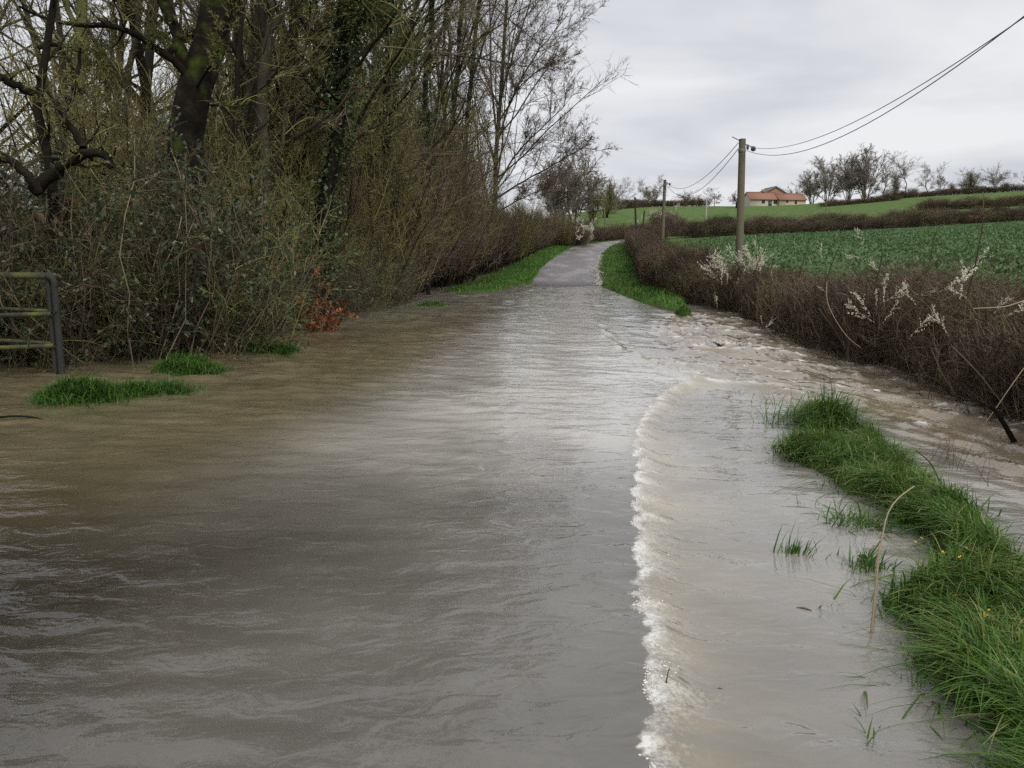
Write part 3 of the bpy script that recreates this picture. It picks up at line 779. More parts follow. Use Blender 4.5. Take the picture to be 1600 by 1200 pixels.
def build_parts(levels, nwood, sides, mat_wood, mat_crown, name, leafspec=None, rng=RNG, wood_tint=None):
    gw, gc = Geo(), Geo()
    for k, (P, R) in enumerate(levels):
        tubes(gw if k < nwood else gc, P, R, sides[k], rng.random(len(P)) if (k >= nwood or wood_tint is None) else wood_tint)
    parts = [("trunk", gw.mesh(name + "_trunk", mat_wood, True)), ("crown", gc.mesh(name + "_crown", mat_crown, True))]
    if leafspec:
        gl = Geo(); P, R = levels[-1]
        n, size, mat, t0 = leafspec
        idx = rng.integers(0, len(P), n); t = rng.uniform(t0, 1, n) * (P.shape[1] - 1)
        i0 = np.minimum(t.astype(int), P.shape[1] - 2); fr = (t - i0)[:, None]
        C = P[idx, i0] * (1 - fr) + P[idx, i0 + 1] * fr; D = P[idx, i0 + 1] - P[idx, i0]
        leaves(gl, C, D / (np.linalg.norm(D, axis=1, keepdims=True) + 1e-9), size, rng)
        parts.append(("foliage", gl.mesh(name + "_foliage", mat)))
    return parts


def plant(name, parts, loc, rz, scale, label, cat, group=None):
    root = link(name, None, loc=loc, rz=rz, scale=scale)
    root.empty_display_size = 0.2
    for q in parts:
        o = link(q[0], q[1], root)
        if len(q) > 2: recolour(o, q[2])
    return tag(root, label, cat, group)


def wobbly(rng, base, top, K, wob):
    t = np.linspace(0, 1, K)[:, None]
    p = np.asarray(base) * (1 - t) + np.asarray(top) * t
    w = np.cumsum(rng.normal(0, wob, (K, 3)), 0); w -= w[0] ; w *= t ** 0.3; w[:, 2] *= 0.2
    return p + w


def stems(rng, n, spread, height, K, r0, lean, wob, base_spread=0.25, curve=0.0):
    P = []
    for _ in range(n):
        a = rng.uniform(0, 2 * pi); b = base_spread * rng.random() ** 0.5
        base = np.array([b * cos(a), b * sin(a), -0.25]); a2 = a + rng.normal(0, 0.5)
        l = lean * (.15 + .85 * rng.random()); h = height * rng.uniform(.82, 1.04) * (1 - .35 * (l / lean) ** 2)
        top = base + np.array([cos(a2) * l, sin(a2) * l, h])
        p = wobbly(rng, base, top, K, wob)
        t = np.linspace(0, 1, K)[:, None]
        p[:, :2] += (np.array([[cos(a2), sin(a2)]]) * curve * (t ** 2 - t))
        P.append(p)
    P = np.array(P)
    R = r0 * rng.uniform(0.6, 1.2, n)[:, None] * np.linspace(1, 0.3, K)[None]
    return P, R


def sp(n, t0, t1, ang, L, K=3, up=0.0, wob=0.12, rr=0.5, rmin=0.003, angsd=0.25, Lsd=0.3, rend=0.3, fall=0.5, **kw):
    return dict(n=n, t0=t0, t1=t1, ang=ang, angsd=angsd, L=L, Lsd=Lsd, K=K, up=up, wob=wob, rr=rr, rmin=rmin, rend=rend, fall=fall, **kw)


PROTO = {}
# tall bare woodland trees
for v in range(3):
    rng = np.random.default_rng(100 + v)
    P = wobbly(rng, (0, 0, -0.3), (rng.normal(0, .8), rng.normal(0, .8), 13.0), 9, 0.16)[None]
    R = 0.17 * np.linspace(1, 0.15, 9)[None]
    lv = skeleton(rng, P, R, [sp(17, .18, .97, .75, .38, 6, .10, .10, .5, .02, fall=.55), sp(7, .15, 1, .65, .45, 4, .06, .14, .55, .009), sp(6, .1, 1, .6, .5, 3, .03, .16, .6, .007), sp(4, .1, 1, .6, .55, 3, 0, .18, .7, .0055)])
    PROTO['wood', v] = build_parts(lv, 2, [9, 5, 4, 3, 3], M_BARK_GREY if v else M_BARK_DARK, (M_TWIG_OLIVE, M_TWIG_BROWN, M_TWIG_OLIVE)[v], "woodland_tree", (2200, 0.045, M_LEAF_BUD, .4), rng)
# upright brushwood
for v in range(3):
    rng = np.random.default_rng(130 + v)
    P, R = stems(rng, 16, 1, 5.6, 8, .035, 2.1, .07, .5)
    lv = skeleton(rng, P, R, [sp(11, .10, .98, .55, .36, 4, .08, .12, .55, .008), sp(7, .1, 1, .6, .45, 3, .03, .16, .6, .005), sp(4, .1, 1, .65, .6, 2, 0, .2, .8, .004)])
    PROTO['brush_olive', v] = build_parts(lv, 1, [5, 4, 3, 3], M_BARK_DARK, M_TWIG_OLIVE, "brush", (1500, .04, M_LEAF_BUD, .3), rng)
    pt = PROTO['brush_olive', v]
    PROTO['brush_pink', v] = [pt[0], ("crown", pt[1][1], M_TWIG_PINK)]
    PROTO['brush_brown', v] = [pt[0], ("crown", pt[1][1], M_TWIG_BROWN), pt[2]]
# brambles: arching stems with leaves that stay on through the winter
for v in range(4):
    rng = np.random.default_rng(160 + v)
    P, R = stems(rng, 70, 1, 2.9, 8, .010, 1.5, .08, .9, curve=-1.3)
    P[:, 5:, 2] -= np.array([.05, .2, .45])[None] * rng.random((70, 1)) * 1.2
    lv = skeleton(rng, P, R, [sp(9, .1, 1, .8, .28, 4, -.08, .15, .7, .005), sp(5, .1, 1, .8, .5, 3, -.05, .2, .8, .0035)])
    nl, sz = ((12000, .046), (9000, .055), (4500, .04), (7500, .062))[v]
    parts = build_parts(lv, 1, [4, 3, 3], M_TWIG_BROWN, (M_TWIG_BROWN, M_TWIG_DARK)[v % 2], "bramble", (nl, sz, M_LEAF_BRAMBLE, 0), rng)
    PROTO['bramble', v] = [("stem", parts[0][1]), ("twig", parts[1][1]), ("foliage", parts[2][1])]
    PROTO['bramble_ivy', v] = [("stem", parts[0][1]), ("twig", parts[1][1], M_TWIG_OLIVE), ("foliage", parts[2][1], M_LEAF_IVY)]


def far_tree(kind, v):
    rng = np.random.default_rng(200 + v + hash_kind[kind])
    if kind == 'oak':
        P = wobbly(rng, (0, 0, -.3), (rng.normal(0, .3), 0, 5.0), 6, .12)[None]; R = .22 * np.linspace(1, .5, 6)[None]
        lv = skeleton(rng, P, R, [sp(15, .3, 1, .9, .95, 6, .10, .14, .6, .06, fall=.2, rmax=.12), sp(9, .25, 1, .75, .5, 4, .05, .16, .6, .04), sp(7, .2, 1, .7, .55, 3, .0, .2, .7, .03), sp(4, .1, 1, .7, .6, 2, 0, .2, .8, .022)])
        return build_parts(lv, 2, [7, 5, 4, 3, 3], M_TWIG_FAR, M_TWIG_FAR, "ridge_tree", None, rng)
    if kind == 'fan':
        P, R = stems(rng, 13, 1, 10.0, 7, .085, 4.2, .12, .5, curve=0.8)
        lv = skeleton(rng, P, R, [sp(13, .2, 1, .55, .34, 5, .08, .12, .55, .045), sp(8, .2, 1, .65, .5, 3, .02, .18, .7, .03), sp(5, .1, 1, .6, .6, 2, 0, .2, .8, .022)])
        return build_parts(lv, 1, [6, 4, 3, 3], M_TWIG_FAR, M_TWIG_FAR, "ridge_tree", None, rng)
    if kind == 'dense':
        P, R = stems(rng, 14, 1, 8.5, 6, .09, 3.4, .12, .7)
        lv = skeleton(rng, P, R, [sp(14, .15, 1, .7, .36, 4, .02, .15, .55, .03), sp(8, .1, 1, .7, .5, 3, 0, .2, .8, .02), sp(4, .1, 1, .7, .6, 2, 0, .2, .8, .018)])
        return build_parts(lv, 1, [6, 4, 3, 3], M_BARK_DARK, M_TWIG_OLIVE, "ridge_tree", (3500, .12, M_LEAF_BUD, 0), rng)
    if kind == 'slim':
        P = wobbly(rng, (0, 0, -.3), (rng.normal(0, 1.0), 0, 9.6), 8, .22)[None]; R = .16 * np.linspace(1, .2, 8)[None]
        lv = skeleton(rng, P, R, [sp(22, .2, 1, .8, .40, 5, .08, .14, .55, .05, fall=.4), sp(9, .2, 1, .7, .5, 3, .02, .18, .7, .03), sp(6, .1, 1, .7, .6, 2, 0, .2, .8, .022)])
        return build_parts(lv, 2, [6, 4, 3, 3], M_TWIG_FAR, M_TWIG_FAR, "ridge_tree", None, rng)


M_TWIG_FAR = ramp_mat('far_hazed_twig', [(0.13, 0.11, 0.09), (0.21, 0.18, 0.15), (0.30, 0.265, 0.225)], .9, .1)  # twig colour lightened with a painted haze for the distance
hash_kind = {'oak': 0, 'fan': 10, 'dense': 20, 'slim': 30}
for kind, nv in (('oak', 2), ('fan', 2), ('dense', 1), ('slim', 2)):
    for v in range(nv): PROTO[kind, v] = far_tree(kind, v)

M_HEDGE2 = ramp_mat('hedge_twig_tan', [(0.05, 0.04, 0.022), (0.12, 0.095, 0.055), (0.26, 0.22, 0.12)], .9, .15)
M_HEDGE3 = ramp_mat('hedge_twig_dark', [(0.02, 0.015, 0.011), (0.055, 0.040, 0.030), (0.16, 0.12, 0.09)], .9, .15)
# clipped hedge sections, 1.3 m long
for v in range(4):
    rng = np.random.default_rng(240 + v)
    n = 30
    bx_ = rng.uniform(-.65, .65, n); by_ = rng.normal(0, .2, n)
    P = []
    for i in range(n):
        top = (bx_[i] + rng.normal(0, .3), by_[i] + rng.normal(0, .42), rng.uniform(1.0, 1.5))
        P.append(wobbly(rng, (bx_[i], by_[i], -.55), top, 6, .06))
    P = np.array(P); R = 0.017 * rng.uniform(.5, 1.5, n)[:, None] * np.linspace(1, .4, 6)[None]
    lv = skeleton(rng, P, R, [sp(10, .3, 1, .8, .34, 3, .04, .18, .6, .005, fall=.3), sp(8, .1, 1, .8, .60, 3, .02, .22, .8, .0038, fall=.3), sp(1, .2, 1, .6, .9, 3, .03, .2, .8, .003)])
    gs, gt = Geo(), Geo()
    tubes(gs, *lv[0], 4)
    for P2, R2 in lv[1:]:
        P2[..., 2] = np.where(P2[..., 2] > 1.40, 1.40 + (P2[..., 2] - 1.40) * .6, P2[..., 2])
        P2[..., 1] = np.clip(P2[..., 1], -.85, .85)
        tubes(gt, P2, R2, 3)
    PROTO['hedge', v] = (gs.mesh("hedge_stem", M_TWIG_DARK, True), gt.mesh("hedge_twig", M_HEDGE, True))


# blackthorn sprays in flower
def spray(rng, L, nbr, dens):
    P = wobbly(rng, (0, 0, 0), (rng.normal(0, .12), rng.normal(0, .12), L), 7, .03)[None]; R = .008 * np.linspace(1, .3, 7)[None]
    P2, R2 = spawn(rng, P, R, **sp(nbr, .25, .95, .6, .4, 5, .12, .12, .6, .003))
    gs, gb = Geo(), Geo()
    tubes(gs, P, R, 4, .3); tubes(gs, P2, R2, 3, .3)
    C = []
    for Q, m in ((P, dens * 2), (P2, dens)):
        for q in Q:
            k = rng.integers(0, len(q) - 1, m); f = rng.random(m)[:, None]
            C.append(q[k] * (1 - f) + q[k + 1] * f)
    C = np.concatenate(C); C = np.repeat(C, 4, 0) + rng.normal(0, .009, (len(C) * 4, 3))
    leaves(gb, C, rng.normal(size=C.shape), .019, rng, 1.0)
    return gs.mesh("spray_stem", M_TWIG_DARK, True), gb.mesh("spray_blossom", M_BLOSSOM)


for v in range(3): PROTO['spray', v] = spray(np.random.default_rng(260 + v), 1.0, 7 + 2 * v, 13)

# ------------------------------------------------------------------ far trees on the ridge
def on_ground(px, D, py_guess=330):
    p = at(px, py_guess, D); z = float(H(np.array([p[0]]), np.array([D]))[0])
    return np.array([p[0], D, z])


def ridge(px, top, D, proto, v, label, wide=1.0, cat="tree", name="bare_tree", group="trees on the skyline", href=10.0, rz=0.0):
    b = on_ground(px, D)
    h = at(px, top, D)[2] - b[2]
    s = h / href
    wide *= 1.2
    return plant(name, PROTO[proto, v], b, rz, (s * wide, s * wide, s * 1.04), label, cat, group)


ridge(893, 246, 128, 'fan', 0, "tall many-stemmed bare tree at the left end of the far slope", 1.20)
ridge(872, 268, 124, 'fan', 1, "bare thin-stemmed tree half hidden behind the left roadside hedge", 0.96)
ridge(925, 268, 140, 'dense', 0, "dense olive round-topped tree right of the tall many-stemmed one", 0.62, href=9.3)
ridge(946, 276, 150, 'dense', 0, "dark dense tree on the slope, second from the clump's right end", 0.72, href=9.3, rz=2.0)
ridge(962, 290, 165, 'oak', 0, "small spreading bare tree at the right end of the left slope clump", 0.95)
ridge(1011, 284, 236, 'oak', 0, "round bare tree on the skyline left of the second roadside pole", 0.95, rz=.6)
ridge(1024, 285, 238, 'oak', 1, "round bare tree on the skyline close behind the second roadside pole", 0.8, rz=2.0)
ridge(1071, 296, 240, 'oak', 1, "low bare tree on the skyline between the two nearest poles", 1.1, rz=4.0)
ridge(1092, 306, 238, 'dense', 0, "small brown bush on the skyline beside the pale concrete pole", .8, "bush", "bush", "bushes on the skyline", 9.3)
ridge(1116, 298, 240, 'oak', 0, "bare tree on the skyline just right of the pale concrete pole", 1.1, rz=3.0)
ridge(1240, 287, 268, 'oak', 1, "bare rounded tree standing behind the farmhouse roof", 1.0, rz=1.0)
ridge(1268, 272, 252, 'fan', 1, "bare tree nearest the farmhouse in the big skyline clump", 1.08)
ridge(1292, 254, 250, 'fan', 0, "tall bare many-stemmed tree second from the farmhouse", 1.14, rz=1.2)
ridge(1324, 250, 252, 'fan', 1, "tall bare vase-shaped tree in the middle of the big clump", 0.96, rz=2.2)
ridge(1350, 241, 250, 'fan', 0, "tallest bare tree of the big skyline clump", 1.08, rz=3.1)
ridge(1378, 263, 250, 'slim', 0, "slanting bare tree right of the tallest skyline tree", 1.23)
ridge(1396, 266, 250, 'dense', 0, "dark ivy-clad tree in the skyline row right of the big clump", .45, href=9.3)
ridge(1413, 258, 252, 'slim', 1, "straight dark tree right of the ivy-clad skyline tree", 1.10)
ridge(1446, 266, 250, 'slim', 0, "leaning pale bare tree left of the wide olive bush", 1.17, rz=2.6)
ridge(1466, 268, 256, 'oak', 0, "thin pale bare tree touching the left side of the olive bush", .7, rz=2.0)
ridge(1508, 265, 246, 'dense', 0, "wide olive bushy tree on the ridge at the right", 1.0, href=9.0, rz=1.0)
ridge(1484, 284, 248, 'dense', 0, "low dark bush left of the wide olive bushy tree", .8, "bush", "bush", "bushes on the skyline", 9.3)
ridge(1552, 257, 262, 'oak', 1, "pale pinkish bare tree near the right edge of the skyline", .85, rz=.5)
ridge(1566, 284, 246, 'dense', 0, "low brown bush in front of the pale pinkish tree", 1.2, "bush", "bush", "bushes on the skyline", 9.3, 2.)
ridge(1600, 272, 258, 'oak', 0, "bare tree cut by the right edge of the picture", .8, rz=1.5)
ridge(1349, 299, 238, 'dense', 0, "small dark round bush in front of the tallest skyline tree", .75, "bush", "bush", "bushes on the skyline", 9.3)

# russet-leaved small tree left of the farmhouse
rng = np.random.default_rng(300)
P = wobbly(rng, (0, 0, -.3), (0.1, 0, 1.8), 5, .05)[None]; R = .22 * np.linspace(1, .7, 5)[None]
lv = skeleton(rng, P, R, [sp(14, .5, 1, .9, 1.0, 4, .1, .15, .5, .05, fall=.1), sp(9, .2, 1, .8, .5, 3, .02, .2, .7, .03), sp(5, .1, 1, .8, .5, 3, 0, .2, .8, .025)])
PROTO['russet', 0] = build_parts(lv, 1, [7, 4, 3, 3], M_BARK_DARK, M_TWIG_PINK, "russet_tree", (2600, .16, ramp_mat("russet_leaf", [(0.09, 0.05, 0.045), (0.15, 0.09, 0.08), (0.2, 0.13, 0.11)], .8, .1), 0), rng)
b = on_ground(1150, 225); h = at(1150, 303, 225)[2] - b[2]
plant("russet_tree", PROTO['russet', 0], b, 0, h / 3.9, "small round russet-leaved tree left of the farmhouse", "tree")

# ------------------------------------------------------------------ farmhouse
def farmhouse():
    D = 246.0; c = on_ground(1214, D); px = D / 1295.0
    root = link("farmhouse", None, loc=(c[0], D, c[2] - 0.35), rz=radians(5)); root.empty_display_size = 1
    tag(root, "long cream farmhouse with red tiled roofs on the ridge", "house")

    def prism(x0, x1, y0, y1, zw, zr, wall, roof, axis_x=True, over=.35):
        """walls with two gables plus a two-sided roof slab"""
        g = Geo()
        if axis_x:
            ym = (y0 + y1) / 2
            v = [[x0, y0, -.6], [x1, y0, -.6], [x1, y1, -.6], [x0, y1, -.6], [x0, y0, zw], [x1, y0, zw], [x1, y1, zw], [x0, y1, zw], [x0, ym, zr], [x1, ym, zr]]
            g.add(v, [[0, 1, 5, 4], [1, 2, 6, 5], [2, 3, 7, 6], [3, 0, 4, 7]]); g.add(np.array(v)[[4, 7, 8]], [[0, 1, 2]]); g.add(np.array(v)[[5, 6, 9]], [[0, 2, 1]])
            sl = (zr - zw) / (ym - y0)
            rv = [[x0 - over, y0 - over, zw - over * sl], [x1 + over, y0 - over, zw - over * sl], [x1 + over, ym, zr], [x0 - over, ym, zr], [x1 + over, y1 + over, zw - over * sl], [x0 - over, y1 + over, zw - over * sl]]
        else:
            xm = (x0 + x1) / 2
            v = [[x0, y0, -.6], [x1, y0, -.6], [x1, y1, -.6], [x0, y1, -.6], [x0, y0, zw], [x1, y0, zw], [x1, y1, zw], [x0, y1, zw], [xm, y0, zr], [xm, y1, zr]]
            g.add(v, [[0, 1, 5, 4], [1, 2, 6, 5], [2, 3, 7, 6], [3, 0, 4, 7]]); g.add(np.array(v)[[4, 5, 8]], [[0, 1, 2]]); g.add(np.array(v)[[7, 6, 9]], [[0, 2, 1]])
            sl = (zr - zw) / (xm - x0)
            rv = [[x0 - over, y0 - over, zw - over * sl], [x0 - over, y1 + over, zw - over * sl], [xm, y1 + over, zr], [xm, y0 - over, zr], [x1 + over, y1 + over, zw - over * sl], [x1 + over, y0 - over, zw - over * sl]]
        link("wall", g.mesh("wall", wall), root)
        r = Geo(); up = np.array(rv) + np.array([0, 0, .08]); dn = np.array(rv) - np.array([0, 0, .10])
        r.add(np.concatenate([up, dn]), [[0, 1, 2, 3], [3, 2, 4, 5], [9, 8, 7, 6], [11, 10, 8, 9], [0, 6, 7, 1], [5, 4, 10, 11], [0, 3, 9, 6], [3, 5, 11, 9], [1, 7, 8, 2], [2, 8, 10, 4]])
        ro = link("roof", r.mesh("roof", roof), root)
        rd = Geo(); a_, b_ = np.array(rv[2]), np.array(rv[3]); tubes(rd, np.array([[a_ + [0, 0, .1], (a_ + b_) / 2 + [0, 0, .1], b_ + [0, 0, .1]]]), np.full((1, 3), .13), 6, .3)
        link("ridge_tiles", rd.mesh("ridge_tiles", roof), ro)
    # left wing, tall block behind, right wing (x metres from the house centre)
    prism(-8.0, 0.4, 0, 6.5, 2.3, 4.3, M_WALL, M_TILE)
    prism(-2.6, 4.2, 3.4, 12.0, 4.1, 6.0, M_GABLE, M_SLATE, axis_x=False)
    prism(0.42, 8.2, -0.8, 5.2, 2.15, 3.8, M_WALL2, M_TILE)
    for x, y, w, hh, z0 in ((-0.6, 0, .9, 1.2, 1.0), (5.2, -.8, .55, 1.1, .9), (-4.2, 0, .8, .9, 1.1), (2.6, -.8, .6, .6, 1.3)):
        g = Geo(); box(g, (x, y - .03, z0 + hh / 2), (w + .16, .08, hh + .16)); f = link("window", g.mesh("window", M_CONCRETE), root)
        g = Geo(); box(g, (x, y - .055, z0 + hh / 2), (w, .06, hh)); link("pane", g.mesh("pane", M_DARKWOOD), f)
    g = Geo(); box(g, (-2.2, -.03, .7), (1.0, .1, 2.2)); link("door", g.mesh("door", M_DARKWOOD), root)
    g = Geo(); box(g, (-3.2, 3.2, 4.75), (.7, .6, 1.0)); link("chimney", g.mesh("chimney", M_GABLE), root)


farmhouse()

# ------------------------------------------------------------------ hedges
def hedge(name, path, label, step, scale, seed, group=None, jit=.1, hs=1.0):
    path = np.asarray(path, float); rng = np.random.default_rng(seed)
    d = np.concatenate([[0], np.cumsum(np.linalg.norm(np.diff(path, axis=0), axis=1))])
    t = np.arange(0, d[-1], step); x = np.interp(t, d, path[:, 0]); y = np.interp(t, d, path[:, 1])
    z = H(x, y); a = np.arctan2(np.gradient(y), np.gradient(x))
    root = link(name, None, loc=(x[0], y[0], 0)); tag(root, label, "hedge", group)
    for i in range(len(t)):
        v = int(rng.integers(0, 4))
        rz = a[i] + (pi if rng.random() < .5 else 0) + rng.normal(0, .08)
        s = np.array([scale * rng.uniform(.95, 1.15), scale * rng.uniform(.9, 1.1), scale * hs * rng.uniform(*((.86, 1.1) if scale < 1.5 else (.6, 1.2)))])
        s[2] *= .86 + .28 * float(vnoise(t[i] * .35, 0.0, 130))
        loc = np.array([x[i] + rng.normal(0, jit), y[i] + rng.normal(0, jit), max(z[i], -.45)]) - np.array([x[0], y[0], 0])
        link("stem", PROTO['hedge', v][0], root, loc, rz, s)
        recolour(link("twig", PROTO['hedge', v][1], root, loc, rz, s), (M_HEDGE, M_HEDGE2, M_TWIG_BROWN, M_HEDGE3)[int(rng.choice(4, p=[.4, .3, .15, .15]))])
        if scale < 1.03 and rng.random() < .16: link("foliage", PROTO['bramble', int(rng.integers(0, 4))][2][1], root, loc + np.array([0, -.1, 0]), rz, (.34, .26, .36))
    return root


NEARH = [(4.9, 2.5), (5.6, 5.5), (6.1, 8.5), (6.45, 12.3), (6.55, 16.2), (7.15, 21), (7.35, 25), (6.75, 30), (6.75, 36), (7.5, 44)]
near_hedge = hedge("roadside_hedge", NEARH, "clipped brown thorn hedge with scattered white blossom along the flooded ditch", .50, 1.0, 11, hs=1.05)
hedge("roadside_hedge", [(7.5, 44), (8.9, 55), (10.3, 66), (11.5, 78), (13.0, 88), (14.6, 94.5), (17.3, 99)], "brown clipped hedge on the right of the climbing road", .75, 1.05, 12)


def offset(path, o):
    p = np.asarray(path, float)[:, :2]; tg = np.gradient(p, axis=0); tg /= np.linalg.norm(tg, axis=1, keepdims=True)
    return p + np.stack([tg[:, 1], -tg[:, 0]], 1) * o


hedge("field_hedge", offset(BEND, 3.1)[6:], "lower brown hedge along the top of the crop field", 1.6, 1.55, 13, hs=.75)
hedge("field_hedge", offset(BEND, -3.3)[2:], "upper brown hedge on the far side of the hidden lane", 1.6, 1.6, 14, hs=.9)
p0 = [on_ground(px, D) for px, D in ((958, 196), (1000, 216), (1060, 232), (1100, 238))]
hedge("skyline_hedge", p0, "low dark hedge on the skyline under the round bare trees", 2.2, 2.0, 15, hs=.6)
p0 = [on_ground(px, D) for px, D in ((1380, 232), (1420, 236), (1470, 240), (1540, 244), (1620, 246))]
hedge("skyline_hedge", p0, "low brown hedge below the right-hand skyline trees", 2.2, 2.2, 16, hs=.6)
p0 = [on_ground(px, D) for px, D in ((1290, 214), (1340, 216), (1400, 222))]
hedge("field_hedge", p0, "short brown hedge below the tall skyline clump", 2.0, 1.8, 17, hs=.5)
p0 = [on_ground(px, D) for px, D in ((1440, 168), (1500, 166), (1560, 166), (1640, 168))]
hedge("field_hedge", p0, "brown scrub strip across the upper field at the right edge", 1.6, 1.8, 18, hs=.7)

# ------------------------------------------------------------------ blackthorn blossom
rng = np.random.default_rng(320)
def sprays(root, center, spread, n, tilt, smin, smax, base):
    for i in range(n):
        m0, m1 = PROTO['spray', int(rng.integers(0, 3))]
        s = rng.uniform(smin, smax)
        o = link("spray", m0, root, np.array(center) + rng.normal(0, 1, 3) * np.array(spread) - base, None, s)
        o.rotation_euler = (rng.normal(0, tilt), rng.normal(0, tilt), rng.uniform(0, 6.28))
        link("blossom", m1, o)


b = at(1160, 415, 24.5)
root = link("blackthorn_shrub", None, loc=(b[0], b[1], -.1)); tag(root, "white flowering blackthorn shrub at the foot of the nearest pole", "shrub")
sprays(root, (b[0], b[1], b[2] - .3), (.42, .3, .22), 34, .5, .4, .75, np.array(root.location))
sprays(root, (b[0] + .35, b[1], b[2] - .7), (.30, .2, .2), 8, .7, .4, .6, np.array(root.location))
g = Geo(); tubes(g, np.array([wobbly(rng, (rng.normal(0, .15), rng.normal(0, .1), -.2), (rng.normal(0, .4), rng.normal(0, .2), 1.35), 6, .05) for _ in range(10)]), np.full((10, 6), .016), 4); link("stem", g.mesh("stem", M_TWIG_DARK, True), root)
hb = np.array(near_hedge.location)
for px, py, D, n, sd in ((1225, 500, 17.0, 7, .22), (1310, 392, 13.5, 4, .15), (1360, 405, 12.2, 4, .15), (1385, 440, 11.2, 6, .22), (1430, 410, 10.6, 3, .15), (1500, 425, 8.9, 4, .08), (1485, 440, 9.3, 3, .12), (1590, 450, 7.9, 5, .12),
                     (1400, 475, 10.6, 5, .3), (1370, 490, 11.3, 4, .2), (1440, 490, 9.6, 3, .2), (1270, 455, 15.5, 4, .3), (1540, 480, 8.3, 3, .15), (1470, 500, 9.0, 3, .2), (1340, 455, 12.5, 4, .3), (1190, 455, 20.5, 6, .3)):
    p = at(px, py, D) - np.array([0, 0, .25])
    sprays(near_hedge, p, (sd * 1.7, .2, sd * .8), max(1, n // 2), .6, .2, .45, hb)
# single shoots standing out of the hedge top
for px, py, D, L in ((1515, 420, 8.8, .55), (1290, 415, 14, .6), (1440, 425, 10.2, .5), (1180, 410, 22, .6), (1250, 410, 16, .5), (1370, 415, 12.0, .5)):
    p = at(px, py, D); g = Geo()
    q = wobbly(rng, p - [0, 0, .3], p + [rng.normal(.1, .1), 0, L], 6, .02)
    tubes(g, q[None] - hb, np.linspace(.012, .004, 6)[None], 5, .2); link("shoot", g.mesh("shoot", M_TWIG_DARK, True), near_hedge)
# pale arching bramble canes at the hedge foot
for pts, D in ((((1292, 440), (1290, 470), (1305, 500), (1325, 530), (1345, 543)), 12.4), (((1600, 575), (1575, 610), (1555, 640), (1540, 660)), 8.3), (((1600, 470), (1570, 480), (1520, 482)), 8.2)):
    g = Geo(); tubes(g, poly([at(a_, b_, D - .5) for a_, b_ in pts], 12) - hb, np.linspace(.006, .004, 12)[None], 5, .9); link("cane", g.mesh("cane", M_STALK, True), near_hedge)
# far flowering bush at the bend
b = on_ground(898, 92)
root = link("blackthorn_shrub", None, loc=b); tag(root, "pale flowering shrub beside the road bend on the left", "shrub")
sprays(root, b + np.array([0, 0, 1.0]), (1.0, .8, .6), 46, .8, 1.0, 2.0, b)
for v in range(2):
    link("stem", PROTO['hedge', v][0], root, (v * .8 - .4, 0, 0), .4 + v, 1.5); link("twig", PROTO['hedge', v][1], root, (v * .8 - .4, 0, 0), .4 + v, 1.5)
b = on_ground(1030, 122)
root = link("blackthorn_shrub", None, loc=b); tag(root, "small pale flowering shrub in the upper hedge beyond the poles", "shrub")
sprays(root, b + np.array([0, 0, 1.4]), (1.3, .8, .5), 30, .8, 1.0, 2.0, b)
link("stem", PROTO['hedge', 2][0], root, (0, 0, 0), .4, 1.7); link("twig", PROTO['hedge', 2][1], root, (0, 0, 0), .4, 1.7)
#PART3
# ------------------------------------------------------------------ utility poles and cables
def utility_pole(base, top, r0, r1, label, mat=None, hardware=True):
    base = np.array(base, float); top = np.array(top, float)
    root = link("utility_pole", None, loc=base); tag(root, label, "utility pole", "utility poles along the lane")
    t = np.linspace(0, 1, 12)[:, None]
    P = ((base - [0, 0, .5]) * (1 - t) + top * t - base)[None]
    R = np.linspace(r0, r1, 12)[None]
    g = Geo(); tubes(g, P, R, 14, .5, cap=True); link("pole", g.mesh("pole", mat or M_POLE, True), root)
    if hardware:
        tz = top - base
        g = Geo(); tubes(g, np.array([[tz + [-.32, 0, .06], tz + [-.15, 0, -.02], tz + [.1, 0, -.16], tz + [.42, -.05, -.30]]]), np.full((1, 4), .016), 6, .5); link("bracket", g.mesh("bracket", M_IRON, True), root)
        g = Geo(); tubes(g, np.array([[tz + [0, 0, -.42], tz + [0, 0, -.40], tz + [0, 0, -.33], tz + [0, 0, -.31]]]), np.array([[r1 + .004, r1 + .014, r1 + .014, r1 + .004]]), 14, .3); link("strap", g.mesh("strap", M_IRON, True), root)
        g = Geo()
        for dx_, dz_ in ((.34, -.30), (.16, -.25)):
            tubes(g, np.array([[tz + [dx_, -.06, dz_ - .09], tz + [dx_, -.06, dz_ - .06], tz + [dx_, -.06, dz_ + .04], tz + [dx_, -.06, dz_ + .07]]]), np.array([[.02, .075 if dx_ > .3 else .04, .075 if dx_ > .3 else .04, .02]]), 8, .3, cap=True)
        link("insulator", g.mesh("insulator", M_CABLE, True), root)
    return root


def zg(x, y): return float(H(np.array([x]), np.array([y]))[0])


